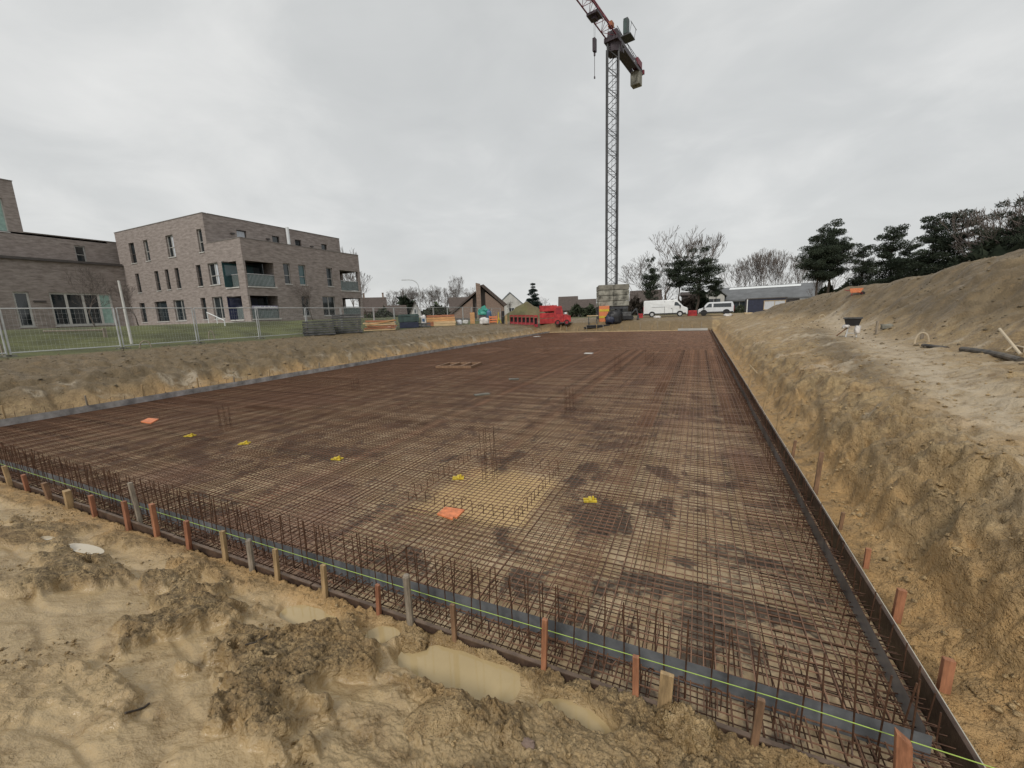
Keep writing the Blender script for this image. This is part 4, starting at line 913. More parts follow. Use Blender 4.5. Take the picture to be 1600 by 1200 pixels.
# far edge: pale slab edge at the right-hand corner and tiny leaning battens
p = onz(1082, 515.5, .05); tag(MB().box((p.x, 49.3, .10), (3.0, .5, .22)).build('pale_kerb_board', WALLW), 'long pale board closing the far right corner of the slab', 'board')

# ---------------------------------------------------------------- stakes
def stake(name, label, x_, y_, z0, z1, w_, m, group, lean=(0, 0), d_=None, round_=False, cham=False, rz=0.0):
    mb_ = MB(); d_ = d_ or w_ * .7
    if round_:
        mb_.bar((0, 0, z0), (0, 0, z1 - .015), w_ / 2, 9, w_ / 2 * .96); mb_.bar((0, 0, z1 - .015), (0, 0, z1), w_ / 2 * .96, 9, w_ / 2 * .7)
    else:
        mb_.box((0, 0, (z0 + z1) / 2), (w_, d_, z1 - z0), 0, .97)
        if cham:
            for i in (4, 7): v = mb_.v[i]; mb_.v[i] = (v[0], v[1], v[2] + w_ * .8)
    o = mb_.build(name, m, bevel=0 if round_ else .003); o.location = (x_, y_, 0); o.rotation_euler = (lean[0], lean[1], rz)
    return tag(o, label, 'stake', group)
FR = [(14, 752, 730, 9, 2, 0), (42, 762, 743, 8, 1, 0), (77, 779, 756, 10, 4, 0), (110, 792, 768, 14, 2, 0), (148, 803, 776, 9, 1, 0), (200, 818, 786, 9, 1, 0), (220, 822, 758, 9, 3, 0), (245, 832, 790, 10, 0, 0), (295, 848, 815, 9, 1, 0), (352, 867, 832, 9, 2, 0),
      (393, 880, 845, 11, 3, 1), (433, 893, 860, 9, 2, 0), (508, 923, 885, 10, 2, 0), (592, 952, 914, 9, 1, 0), (640, 957, 897, 14, 3, 2), (710, 990, 945, 9, 4, 0), (850, 1038, 968, 10.5, 0, 0), (993, 1088, 1028, 12, 0, 0), (1180, 1150, 1088, 13, 4, 0), (1410, 1225, 1160, 24, 0, 3)]
LBL = ['leftmost short tan stake at the front shutter', 'reddish stake second from the left at the front shutter', 'brown stake third from the left at the front shutter', 'wide tan board stake, fourth from the left', 'reddish stake just right of the wide tan board stake', 'reddish stake just left of the tall thin grey stake',
       'tall thin grey stake standing behind the front shutter at the left', 'orange-brown stake just right of the tall thin grey stake', 'reddish stake second to the right of the tall thin grey stake', 'tan stake just left of the pointed grey round stake', 'grey rounded stake with a worn top among square stakes', 'tan stake just right of the grey rounded stake',
       'tan stake midway between the grey rounded stake and the thick log stake', 'reddish stake just left of the thick log stake', 'thick grey log stake with an orange sawn top', 'brown stake standing in the big puddle, right of the thick log stake', 'tall orange-brown stake reflected in the puddle water', 'bright orange-brown stake beside the heaped clod', 'brown muddy stake between the clod and the corner stake', 'large orange stake with a pointed top at the near corner']
for i, (px, pb, pt, wp, mi, k) in enumerate(FR):
    yy = 2.345 if i != 6 else 2.45
    a = ony(px, pb, yy); b = ony(px, pt, yy); dpt = float((CR.T @ np.array([a[0], yy, a[1] - 2.5]))[2]); w_ = wp / FPX * dpt * .82
    rg = random.Random(i)
    stake('wooden_stake', LBL[i], a[0], yy, -.3, b[1], w_, STAKES[mi], 'wooden stakes along the front shutter', (rg.gauss(0, .03), rg.gauss(0, .04)), None if k != 2 else None, k in (1, 2), k == 3, rg.gauss(0, .1))
a = ony(1038, 1085, 2.33); b = ony(1038, 1052, 2.33); stake('wooden_stake', 'short broad tan board stake half buried by the heaped clod', a[0], 2.335, -.3, b[1], 18 / FPX * 2.9, STAKES[2], 'wooden stakes along the front shutter', (0, .05), .03)
RS = [(1473, 1085, 1023, 14, 0, 'large orange-brown stake nearest the corner outside the right shutter'), (1402, 962, 917, 11, 0, 'orange-brown stake second from the corner outside the right shutter'), (1353, 886, 855, 7, 0, 'orange-brown stake third from the corner outside the right shutter'), (1313, 832, 798, 5, 4, 'thin brown stake fourth from the corner outside the right shutter'), (1276, 757, 703, 6, 4, 'tall leaning brown stake under the hole in the right bank'), (1240, 705, 688, 4, 4, 'small brown stake beyond the tall leaning one outside the right shutter'), (1216, 660, 645, 3.5, 2, 'small tan stake halfway along the right shutter'), (1195, 625, 611, 3, 2, 'thin tan stake far along the right shutter'), (1172, 590, 578, 2.6, 2, 'farthest thin tan stake along the right shutter')]
for i, (px, pb, pt, wp, mi, lab) in enumerate(RS):
    a = onx(px, pb, 1.60); b = onx(px, pt, 1.60); dpt = float((CR.T @ np.array([1.6, a[0], a[1] - 2.5]))[2]); rg = random.Random(i + 40)
    stake('wooden_stake', lab, 1.60, a[0], -.4, b[1] + .02, wp / FPX * dpt, STAKES[mi], 'wooden stakes outside the right shutter', (rg.gauss(0, .04), rg.gauss(0.03, .04)))
rg = random.Random(77)
for i, y_ in enumerate(np.arange(4.2, 47, 1.55)):
    tt = ['pale thin stake', 'weathered thin stake', 'tan thin stake'][i % 3]
    stake('shutter_stake', tt + ' at the foot of the left bank, number %d from the near end' % (i + 1), X0S - .12 - rg.uniform(0, .1), y_ + rg.gauss(0, .15), -.3, .34 + rg.uniform(-.08, .2), .05, STAKES[(2, 3, 2)[i % 3]], tt + 's along the left shutter', (rg.gauss(0, .05), rg.gauss(0, .08)))
for i in range(16):
    stake('shutter_stake', 'pale thin batten stuck in the far bank behind the slab, number %d from the left' % (i + 1), X0S + 1.5 + i * 1.12 + rg.gauss(0, .2), 50.3 + rg.uniform(0, .4), -.2, .75 + rg.uniform(-.2, .3), .06, STAKES[(2, 3)[i % 2]], 'battens along the far edge', (rg.gauss(0, .06), rg.gauss(0, .12)))
# clods of clay thrown up against the shutter
def clod(name, label, c, d, seed, rot=0, sub=3, amp=.22, cat='clod', m=GROUND):
    rgc = np.random.default_rng(seed); nu, nv = 72, 40; V = []; F = []
    for a in range(nv + 1):
        th = PI * a / nv
        for b in range(nu): ph = 2 * PI * b / nu; V.append((math.sin(th) * math.cos(ph), math.sin(th) * math.sin(ph), math.cos(th)))
    V = np.array(V); s = seed * 3.1
    n = .6 * perlin(V[:, 0] * 1.7 + s, V[:, 1] * 1.3 + V[:, 2] * .9, seed) + .35 * ridge(perlin(V[:, 0] * 3 + s, V[:, 1] * 3 + V[:, 2] * 2.3, seed + 1)) + .30 * ridge(perlin(V[:, 0] * 6 + s + V[:, 2] * 4, V[:, 1] * 6 + V[:, 2] * 5, seed + 2)) + .12 * ridge(perlin(V[:, 0] * 14 + s + V[:, 2] * 9, V[:, 1] * 14 + V[:, 2] * 8, seed + 3))
    V = V * (1 + amp * n)[:, None] * np.array(d) / 2
    for a in range(nv):
        for b in range(nu): F.append((a * nu + b, (a + 1) * nu + b, (a + 1) * nu + (b + 1) % nu, a * nu + (b + 1) % nu))
    me = bpy.data.meshes.new(name); me.from_pydata([tuple(v) for v in V], [], F); me.polygons.foreach_set('use_smooth', [True] * len(F)); me.materials.append(m); me.update()
    o = link(name, me, None, c, (0, 0, rot)); return tag(o, label, cat)
clod('mud_clod', 'big smooth pale slab of clay lying at the bottom edge of the picture', (-1.32, 1.60, .08), (.34, .50, .22), 4, -.5, amp=.16)
clod('mud_clod', 'heaped clay clod leaning against the front shutter by the broad board stake', (.04, 2.20, -.05), (.30, .30, .36), 9, .3, amp=.42)
clod('mud_clod', 'dark wet clod at the right foot of the heaped clod', (.17, 2.05, .0), (.18, .16, .15), 12, .8, amp=.3)
clod('mud_clod', 'small lump of clay at the foot of the thick log stake', (-2.0, 2.24, -.10), (.24, .15, .13), 15, .2, amp=.45)
# ---------------------------------------------------------------- tower crane
zg = lambda x_, y_: float(terrain(x_, y_, False))
cb = at(955, 494, 57); cz = zg(cb.x, cb.y); ztop = at(960, 66, 57).z
cr = thing('tower_crane', 'tall tower crane with grey lattice mast, dark red jib and concrete ballast blocks', 'crane', (cb.x, cb.y, cz)); cl = lambda p: Vector((p[0] - cb.x, p[1] - cb.y, p[2] - cz))
yaw = facing(cb) + .10; rot = Matrix.Rotation(yaw, 3, 'Z'); rv = lambda x_, y_, z: rot @ Vector((x_, y_, z))
zbal = at(955, 446, 57).z - cz; zbot = at(955, 479, 57).z - cz
m = MB(); hm = .66; Hm = ztop - cz
for sx in (-1, 1):
    for sy in (-1, 1): m.bar(rv(sx * hm, sy * hm, .6), rv(sx * hm, sy * hm, Hm - .4), .125, 4)
m.build('mast_leg', STEELD, cr)['kind'] = 'stuff'
m = MB(); nseg = int((Hm - zbal) / 1.15)
for i in range(nseg):
    za = zbal + .2 + i * 1.15; zb_ = za + 1.15
    for f in range(4):
        a = [(-1, -1), (1, -1), (1, 1), (-1, 1)][f]; b = [(1, -1), (1, 1), (-1, 1), (-1, -1)][f]
        if (i + f) % 2: a, b = b, a
        m.bar(rv(a[0] * hm, a[1] * hm, za), rv(b[0] * hm, b[1] * hm, zb_), .046, 4, caps=False)
        if i % 2 == 0: m.bar(rv(a[0] * hm, a[1] * hm, za), rv(b[0] * hm, b[1] * hm, za), .03, 4, caps=False)
m.build('mast_lacing', STEELD, cr)['kind'] = 'stuff'
m = MB()
for i in range(int(Hm / .6) - 12): m.box(tuple(rv(.15, -.35, zbal + .3 + i * .6)), (.4, .03, .03), yaw)
for s in (-.06, .36): m.bar(rv(s, -.35, zbal), rv(s, -.35, Hm - 1), .025, 4)
m.build('ladder', STEELD, cr)['kind'] = 'stuff'
bw = (at(974, 460, 57) - at(928, 460, 57)).length; nl = 4; bh = (zbal - zbot) / nl; rg = random.Random(2)
for i in range(nl):
    for y_ in (-1, 1):
        for sx in (-1, 1):
            z = zbot + bh * (i + .5); c = rv(sx * bw * .252 + .1, y_ * 1.45, z)
            MB().box(tuple(c), (bw * .5 - .03, 1.5, bh - .05), yaw + rg.uniform(-.012, .012)).build('ballast_block', CONCD if i == nl - 1 else CONC, cr, bevel=.04)
for sx in (-1, 1):
    c = rv(sx * 1.0, 0, zbot + bh * 2); MB().box(tuple(c), (.5, 1.3, bh * 4), yaw).build('ballast_block', CONC, cr)
m = MB()
for y_ in (-1.9, 1.9): m.box(tuple(rv(0, y_, zbot - .18)), (bw * 1.0, .35, .34), yaw)
m.box(tuple(rv(0, 0, zbot - .18)), (.4, 4.2, .34), yaw)
for sx in (-1, 1):
    for sy in (-1, 1): m.box(tuple(rv(sx * bw * .42, sy * 1.9, (zbot - .35) / 2)), (.45, .45, zbot - .35), yaw)
kind(m.build('base_frame', STEELD, cr), 'stuff')
m = MB()
for sx in (-1, 1):
    for sy in (-1, 1): m.bar(rv(sx * bw * .42, sy * 1.9, .3), rv(sx * hm, sy * hm, zbot - .1), .09, 5)
kind(m.build('base_strut', STEELD, cr), 'stuff')
# slewing top and jibs
d0 = onz(915, 0, ztop) - onz(985, 97, ztop); jd = Vector((d0.x, d0.y, 0)).normalized(); js = Vector((-jd.y, jd.x, 0)); jb = cl(at(960, 66, 57)); J = lambda s, t, z: jb + jd * s + js * t + Vector((0, 0, z))
jyaw = math.atan2(jd.y, jd.x)
m = MB(); m.box(tuple(J(0, 0, -.1)), (2.4, 1.7, .5), jyaw).box(tuple(J(0, 0, .5)), (1.4, 1.2, 1.0), jyaw); m.bar(J(0, 0, -1.3), J(0, 0, -.3), .85, 12, .95); m.box(tuple(J(-.6, 0, -.9)), (.5, 1.8, .5), jyaw); m.build('slewing_unit', CRANED, cr)['kind'] = 'stuff'
m = MB(); jw, jh = .62, 1.25
for t in (-jw, jw): m.bar(J(.8, t, .1), J(38, t, .1), .075, 4)
m.bar(J(.6, 0, .1 + jh), J(38, 0, .1 + jh), .075, 4); kind(m.build('jib_chord', CRANER, cr), 'stuff')
m = MB(); s = .8; i = 0
while s < 37:
    e_ = s + .85
    for t in (-jw, jw):
        a, b = (J(s, t, .1), J(e_, 0, .1 + jh)); m.bar(a, b, .033, 4, caps=False); m.bar(b, J(e_ + .85, t, .1), .033, 4, caps=False)
    m.bar(J(s, -jw, .1), J(s, jw, .1), .03, 4, caps=False); m.bar(J(s, -jw * (1 if i % 2 else -1), .1), J(s + 1.7, jw * (1 if i % 2 else -1), .1), .03, 4, caps=False)
    s += 1.7; i += 1
kind(m.build('jib_lacing', CRANER, cr), 'stuff')
m = MB()
for t in (-.55, .55):
    m.box(tuple(J(-4.6, t, .1)), (8.6, .14, .62), jyaw); m.bar(J(-.6, t, 1.0), J(-8.6, t, 1.0), .03, 4); m.bar(J(-.4, t * .3, 1.9), J(-8.3, t, .35), .035, 4)
    for k in range(10): m.bar(J(-.8 - k * .86, t, .2), J(-.8 - k * .86, t, 1.0), .025, 4)
for k in range(11): m.bar(J(-.6 - k * .8, -.55, .05), J(-1.4 - k * .8 if k < 10 else -8.8, .55, .05), .035, 4); m.bar(J(-.6 - k * .8, .55, .05), J(-.6 - k * .8, -.55, .05), .03, 4)
kind(m.build('counter_jib', CRANED, cr), 'stuff')
MB().box(tuple(J(-3.6, 0, -.16)), (5.6, 1.0, .06), jyaw).build('deck_plate', CRANED, cr)
m = MB(); m.box(tuple(J(-7.4, .2, .65)), (1.7, 1.0, .8), jyaw).box(tuple(J(-8.9, 0, .15)), (.3, 1.6, .5), jyaw); m.build('hoist_winch', CRANER, cr)['kind'] = 'stuff'
MB().box(tuple(J(-5.3, 0, .0)), (.22, 1.3, .12), jyaw).build('white_bar', WHITEP, cr)
for k in range(2): MB().box(tuple(J(-7.7 - k * .62, 0, -.85)), (.56, 1.25, 1.7), jyaw).build('counterweight', CONC, cr, bevel=.04)
sd_ = 1 if (at(990, 66, 57) - at(930, 66, 57)).dot(js) > 0 else -1
c = J(.1, sd_ * 1.5, .95); MB().box(tuple(c), (.6, .55, 1.8), jyaw).build('cab', STEELD, cr, bevel=.06)
m = MB(); m.box(tuple(c + jd * .31), (.04, .45, 1.5), jyaw).box(tuple(c + js * sd_ * .285), (.45, .04, 1.4), jyaw).box(tuple(c - js * sd_ * .285), (.45, .04, 1.4), jyaw).box(tuple(c - jd * .31), (.04, .45, 1.4), jyaw); m.build('cab_window', GREEND, cr)['kind'] = 'stuff'
m = MB(); m.box(tuple(J(.1, sd_ * 1.7, -.25)), (1.6, 1.2, .1), jyaw)
for q in (-.75, .75): m.bar(J(.1 + q, sd_ * 2.2, -.2), J(.1 + q, sd_ * 2.4, .8), .03, 4)
m.bar(J(-.9, sd_ * 2.4, .8), J(1.1, sd_ * 2.4, .8), .03, 4); m.build('cab_platform', STEELD, cr)['kind'] = 'stuff'
m = MB(); m.box(tuple(J(1.6, .2, 1.0)), (.7, .5, .5), jyaw); m.build('jib_motor', mat('rust_orange', (.35, .12, .05), .6), cr)
# hook block
hv = ray(929, 62); den = hv[0] * js.x + hv[1] * js.y; org = Vector((cb.x, cb.y, 0)) + (jb - Vector((0, 0, jb.z)))
tt = (org.x * js.x + org.y * js.y) / den; hp_ = cl((hv[0] * tt, hv[1] * tt, 2.5 + hv[2] * tt)); vb = ray(929, 116); hz2 = 2.5 + vb[2] * tt - cz; stp = (hp_ - jb).dot(jd)
m = MB(); m.box(tuple(J(stp, 0, -.1)), (1.4, 1.3, .25), jyaw); m.box(tuple(J(stp, 0, -.35)), (.7, .5, .35), jyaw); tr_ = m.build('trolley', CRANED, cr); tr_['kind'] = 'stuff'
m = MB()
for q in (-.18, .18): m.bar(J(stp + q, 0, -.4), Vector((hp_.x + jd.x * q * .7, hp_.y + jd.y * q * .7, hp_.z)), .014, 4)
kind(m.build('hoist_rope', STEELD, cr), 'stuff')
m = MB(); m.box((hp_.x, hp_.y, hp_.z - .55), (.5, .3, 1.3), jyaw).bar((hp_.x, hp_.y, hp_.z - 1.6), (hp_.x, hp_.y, hp_.z - 1.1), .1, 6); m.bar((hp_.x, hp_.y, hz2), (hp_.x, hp_.y, hp_.z - 1.5), .03, 5); m.box((hp_.x, hp_.y, hz2), (.14, .14, .2)); m.build('hook_block', CRANED, cr)['kind'] = 'stuff'

# ---------------------------------------------------------------- vans
def wheel(p, x_, y_, r, rimm=GALV):
    t = MB(); t.bar((x_, y_ - .11, r), (x_, y_ + .11, r), r, 20); t = t.build('wheel', RUBBER, p); MB().bar((x_, y_ - .125, r), (x_, y_ - .105, r), r * .6, 14).build('rim', rimm, t)
def van(name, label, pl, pr, pbase, pt, D, flip, paint, kind_, dark_front=False):
    c, w_, h, r = spot(pl, pr, D, pt); t = thing(name, label, 'van', c, r + (PI if flip else 0)); L_ = w_; B = 1.0; g_ = .32
    # profile in x (front at +L/2), z ; lower and upper body
    f = L_ / 2
    if kind_ == 'panel':
        prof = [(-f, g_), (-f, h * .95), (-f + .12, h), (f * .42, h), (f * .52, h * .985), (f * .80, h * .60), (f * .985, h * .50), (f, h * .40), (f, g_ - .02)]
        glass = [(f * .40, h * .66), (f * .42, h * .86), (f * .53, h * .86), (f * .70, h * .62)]; ws = ((f * .80, h * .61), (f * .545, h * .955))
    else:
        prof = [(-f, g_), (-f, h * .70), (-f + .14, h * .97), (-f + .3, h), (f * .36, h), (f * .48, h * .97), (f * .73, h * .60), (f * .98, h * .50), (f, h * .40), (f, g_ - .02)]
        glass = [(f * .22, h * .62), (f * .22, h * .90), (f * .38, h * .90), (f * .58, h * .62)]; ws = ((f * .715, h * .62), (f * .50, h * .945))
    mb_ = MB(); n = len(prof); ins = lambda z: 1.0 - .16 * max(0, (z / h - .5)) / .5
    for s in (-1, 1): mb_.v += [(p[0], s * B * ins(p[1]), p[1]) for p in prof]
    mb_.f += [tuple(range(n)), tuple(range(2 * n - 1, n - 1, -1))] + [(k, n + k, n + (k + 1) % n, (k + 1) % n) for k in range(n)]
    mb_.build('body', paint, t, bevel=.06)
    def side(poly, nm, m, off=.012, ss=(-1, 1)):
        for s in ss:
            q = MB(); q.v = [(p[0], s * (B * ins(p[1]) + off), p[1]) for p in poly] + [(p[0], s * (B * ins(p[1]) - .02), p[1]) for p in poly]; k = len(poly)
            q.f = [tuple(range(k)), tuple(range(2 * k - 1, k - 1, -1))] + [(i, (i + 1) % k, k + (i + 1) % k, k + i) for i in range(k)]; q.build(nm, m, t)
    side(glass, 'side_window', GLASS)
    if kind_ == 'bus':
        side([(-f * .86, h * .62), (-f * .84, h * .89), (f * .13, h * .89), (f * .13, h * .62)], 'rear_side_window', GLASS)
        side([(f * .18, h * .18), (f * .18, h * .92), (f * .195, h * .92), (f * .195, h * .18)], 'door_gap', CAP, .006)
    else:
        side([(-f * .62, h * .60), (-f * .62, h * .615), (-f * .05, h * .615), (-f * .05, h * .60)], 'side_moulding', SILVER, .02); side([(-f * .04, h * .16), (-f * .04, h * .93), (-f * .025, h * .93), (-f * .025, h * .16)], 'door_gap', CAP, .006)
        side([(f * .33, h * .16), (f * .33, h * .93), (f * .345, h * .93), (f * .345, h * .16)], 'door_gap', CAP, .006); side([(f * .26, h * .48), (f * .26, h * .5), (f * .31, h * .5), (f * .31, h * .48)], 'door_handle', BLACK, .03)
    side([(-f * .97, g_ + .02), (-f * .97, g_ + .17), (f * .93, g_ + .17), (f * .93, g_ + .02)], 'sill_trim', BLACK, .02)
    q = MB(); a, b = ws; q.v = [(a[0] + .03, -B * .86, a[1]), (a[0] + .03, B * .86, a[1]), (b[0] + .03, B * .78, b[1]), (b[0] + .03, -B * .78, b[1])]; q.f = [(0, 1, 2, 3)]; q.build('windscreen', GLASS, t)
    MB().box((f + .03, 0, g_ + .18), (.12, 1.9, .4)).build('bumper', BLACK, t)
    MB().box((f + .012, 0, h * .40), (.04, 1.1, .22)).build('grille', BLACK, t)
    for s in (-1, 1): MB().box((f - .02, s * .78, h * .43), (.12, .34, .2)).build('headlight', RAILG, t); MB().box((-f - .01, s * .9, h * .5), (.05, .14, .6)).build('tail_light', REDD, t); MB().box((f * .66, s * (B + .16), h * .62), (.14, .2, .3)).build('wing_mirror', BLACK, t)
    for x_ in (-f * .60, f * .66):
        for s in (-1, 1): wheel(t, x_, s * .90, .35)
        side([(x_ + .42 * math.cos(a), .34 + .42 * math.sin(a)) for a in [PI * k / 9 for k in range(10)]], 'wheel_arch', BLACK, .008)
    return t
van('panel_van', 'long white high-roofed panel van facing right', 1006, 1074, 493, 469, 58.5, False, WHITEP, 'panel')
van('minibus', 'silver-white minibus with dark side windows facing left', 1091, 1146, 493, 472, 58, True, SILVER, 'bus')

# ---------------------------------------------------------------- fence
fz = lambda x_, y_: zg(x_, y_)
def fence_panel(label, p, q, group):
    p = Vector(p); q = Vector(q); Ln = (q - p).length; c = (p + q) / 2; t = thing('fence_panel', label, 'fence', (c.x, c.y, 0), math.atan2(q.y - p.y, q.x - p.x), group); z0, z1 = p.z + .1, q.z + .1; h = Ln / 2 - .06
    for s, z in ((-1, z0), (1, z1)): MB().bar((s * h, 0, z), (s * h, 0, z + 2.0), .034, 6).build('post', GALV, t); MB().box((s * h, 0, z - .1), (.28, .6, .15)).build('foot', CONC, t)
    MB().bar((-h, 0, z0 + 1.98), (h, 0, z1 + 1.98), .028, 5).build('top_rail', GALV, t); MB().bar((-h, 0, z0 + .06), (h, 0, z1 + .06), .028, 5).build('bottom_rail', GALV, t)
    m = MB(); n = 26
    for k in range(1, n): f = k / n; m.bar((-h + 2 * h * f, 0, z0 + (z1 - z0) * f + .06), (-h + 2 * h * f, 0, z0 + (z1 - z0) * f + 1.98), .0022, 3, caps=False)
    for k in range(1, 8): m.bar((-h, 0, z0 + .06 + k * .24), (h, 0, z1 + .06 + k * .24), .0022, 3, caps=False)
    kind(m.build('wire_mesh', GALV, t), 'stuff'); return t
FX = -27.2; y_ = 3.2; prev = None; k = 0
pts = []
while y_ < 66: xx = FX - .10 * max(0, y_ - 25) * .9 + .25 * math.sin(y_ * .7); pts.append((xx, y_, fz(xx, y_))); y_ += 3.72
nm_ = ['just left of the picture edge', 'at the left picture edge in front of the low wing', 'in front of the wide window of the low wing', 'right of the white pole', 'in front of the grass and handrail', 'beside the leaning handrail', 'before the near corner of the apartment block', 'behind the first grey panel stack', 'behind the second grey panel stack', 'behind the untidy timber stack', 'behind the dark green bin', 'behind the white sack', 'behind the neat timber stack', 'behind the far timber stack', 'left of the wedge house', 'before the wedge house', 'at the right end of the fence run', 'past the wedge house', 'last visible one', 'far one']
for i, (p, q) in enumerate(zip(pts, pts[1:])):
    j = i + 0
    lab = 'wire mesh site fence panel ' + (nm_[j] if 0 <= j < len(nm_) else 'outside the left edge of the picture')
    fence_panel(lab, p, q, 'mesh fence panels along the lawn')
p = at(203, 522, 31.5); z_ = zg(p.x, p.y); tag(MB().bar((p.x, p.y, z_), (p.x - .1, p.y, at(188, 437, 31).z), .07, 8, .05).build('white_pole', SILL), 'slim white pole standing beside a fence post left of the apartment block', 'pole')
# handrail on the lawn, bench rail, lamp
a, b = at(323, 488, 40), at(351, 501, 37.5); t = thing('handrail', 'white sloping handrail of the steps on the lawn', 'handrail', (0, 0, 0)); MB().bar(a, b, .04, 6).build('rail', WHITEP, t)
for f in (0.02, .55, .98): q = a.lerp(b, f); MB().bar((q.x, q.y, q.z), (q.x, q.y, zg(q.x, q.y) - .1), .03, 6).build('post', WHITEP, t)
a, b = at(70, 531, 33), at(165, 526, 33); t = thing('low_rail', 'low weathered rail with one short post on the lawn in front of the wide window', 'rail', (0, 0, 0)); za = zg(a.x, a.y) + .28; zb2 = zg(b.x, b.y) + .42
MB().bar((a.x, a.y, za), (b.x, b.y, zb2), .05, 5).build('rail', STAKES[3], t); MB().box((b.x, b.y, zb2 - .35), (.14, .14, .9)).build('post', STAKES[3], t)
p = at(657, 490, 80); z_ = zg(p.x, p.y); hp2 = at(659, 448, 80).z; t = thing('street_lamp', 'grey street lamp with a curved arm above the white gabled house', 'street lamp', (p.x, p.y, z_), facing(p)); H2 = hp2 - z_
MB().bar((0, 0, 0), (0, 0, H2), .11, 8, .07).build('column', GALV, t); arc = [(-1.6 + 1.6 * math.cos(a_), 0, H2 + 1.3 * math.sin(a_)) for a_ in np.linspace(0, PI / 2, 7)]; MB().path(arc + [(-2.5, 0, H2 + 1.3)], .06, 6).build('arm', GALV, t); MB().box((-2.6, 0, H2 + 1.28), (.8, .25, .12)).build('lamp_head', GALV, t)

# ---------------------------------------------------------------- building material along the far and left banks
def stack_boards(name, label, pl, pr, pt, D, n, m, dep, cat, gap=.15, jit=.08, batt=True, m2=None, part='board', rz=0, cols=1):
    c, w_, h, r = spot(pl, pr, D, pt); t = thing(name, label, cat, c, r + rz); rg = random.Random(pl); th = h / n
    for k in range(n):
        for q in range(cols):
            wq = w_ / cols
            MB().box((-w_ / 2 + wq * (q + .5) + rg.uniform(-jit, jit), rg.uniform(-jit, jit), th * (k + .5)), (wq * rg.uniform(.94, 1.0) - .03, dep, th * (1 - gap)), rg.uniform(-.012, .012)).build(part, (m2 if m2 and rg.random() < .4 else m), t, bevel=.01)
        if batt and k:
            pass
    if batt:
        b = MB()
        for k in range(1, n):
            for x_ in (-.35, .35): b.box((x_ * w_, 0, th * k - th * gap * .5 + .0), (.1, dep * .96, th * gap))
        kind(b.build('batten', STAKES[3], t), 'stuff')
    return t
t = stack_boards('panel_stack', 'low dark stack of grey shuttering panels nearest the lawn', 468, 520, 501, 34.0, 6, PANELG, 1.3, 'panel stack', .3, .05, part='panel')
t = stack_boards('panel_stack', 'taller stack of dark grey shuttering panels beside the low dark stack', 517, 563, 491, 35.7, 8, PANELG, 1.3, 'panel stack', .28, .05, part='panel')
t = stack_boards('timber_stack', 'untidy stack of pale and reddish boards with one plank leaning across it', 567, 617, 500.5, 39.2, 6, TIMBERP, 1.5, 'timber stack', .3, .12, m2=TIMBERR)
c, w_, h, r = spot(567, 617, 39.2, 500.5)
MB().bar((-w_ * .42, -.8, h * .55), (w_ * .45, -.7, h * 1.0), .07, 4).build('leaning_plank', TIMBER, t); MB().box((-.1, .1, h * .93), (w_ * .85, 1.2, .12), .05, 1, .03).build('top_board', TIMBERR, t)
c, w_, h, r = spot(621, 654, 43.2, 491); t = thing('green_bin', 'dark green lidded bin box on a navy base between the timber stacks', 'bin', c, r)
MB().box((0, .8, h * .22), (w_ * .92, 1.6, h * .42)).build('base', NAVY, t, bevel=.03); MB().box((0, .8, h * .64), (w_, 1.6, h * .40)).build('upper_box', GREEND, t, bevel=.04); MB().prism([(-w_ / 2 - .05, h * .85), (w_ / 2 + .05, h * .85), (w_ / 2 - .1, h), (-w_ / 2 + .1, h)], -.05, 1.65).build('lid', GREEND, t)
for s in (-.3, .3): MB().box((s * w_, -.02, h * .62), (.12, .06, h * .3)).build('rib', GREEND, t)
c, w_, h, r = spot(656, 665, 43.5, 493); t = thing('white_sack', 'small white sack with a blue patch right of the green bin', 'sack', c, r); MB().blob((0, .3, h * .5), (w_, .6, h), 5, .12, 12, 8).build('body', WHITEF, t, True); MB().box((0, -.02, h * .62), (w_ * .4, .04, h * .25)).build('patch', BLUE, t)
stack_boards('timber_stack', 'neat upper bundle of orange-brown beams behind the pale lower one', 665, 710, 492, 48, 5, TIMBER, 1.4, 'timber stack', .12, .03, m2=TIMBERR, batt=False, cols=1)
stack_boards('timber_stack', 'short pale bundle of sawn beams in front of the orange-brown bundle', 676, 711, 502, 47, 2, TIMBERP, .8, 'timber stack', .06, .02, batt=False)
stack_boards('dark_pallet', 'dark low pallet of steel fittings between the bin and the beams', 646, 672, 504, 44.0, 2, PANELG, 1.2, 'pallet', .3, .05)
def sack(name, label, pl, pr, pt, D, m, cat='sack', k=.9):
    c, w_, h, r = spot(pl, pr, D, pt); t = thing(name, label, cat, c, r); MB().blob((0, 0, h * .46), (w_, w_ * k, h * .98), pl, .10, 14, 8).build('body', m, t, True); MB().blob((0, 0, h * .93), (w_ * .35, w_ * .3, h * .22), pl + 1, .2, 8, 5).build('neck', m, t, True)
    return t
sack('big_bag', 'crumpled white big bag standing on the edge of the far left bank', 748, 764, 496, 51, WHITEF)
sack('grey_sack', 'grey plastic-wrapped bundle right of the pale beams', 712, 721, 500, 48.5, SILVER)
sack('grey_sack', 'light grey sack lying in front of the wedge house', 722, 731, 500, 52, SILL)
c, w_, h, r = spot(748, 764, 55, 477); t = thing('tarp_pile', 'pile of crates under a bright teal tarpaulin', 'pile', c, r)
MB().box((0, .8, h * .25), (w_, 1.5, h * .5)).build('crate', PANELG, t); MB().blob((-w_ * .05, .8, h * .62), (w_ * 1.05, 1.7, h * .40), 3, .14, 12, 7).prism([(-w_ * .5, h * .62), (w_ * .42, h * .66), (w_ * .12, h), (-w_ * .2, h * .93)], .1, 1.5).build('tarpaulin', TEAL, t)['kind'] = 'stuff'
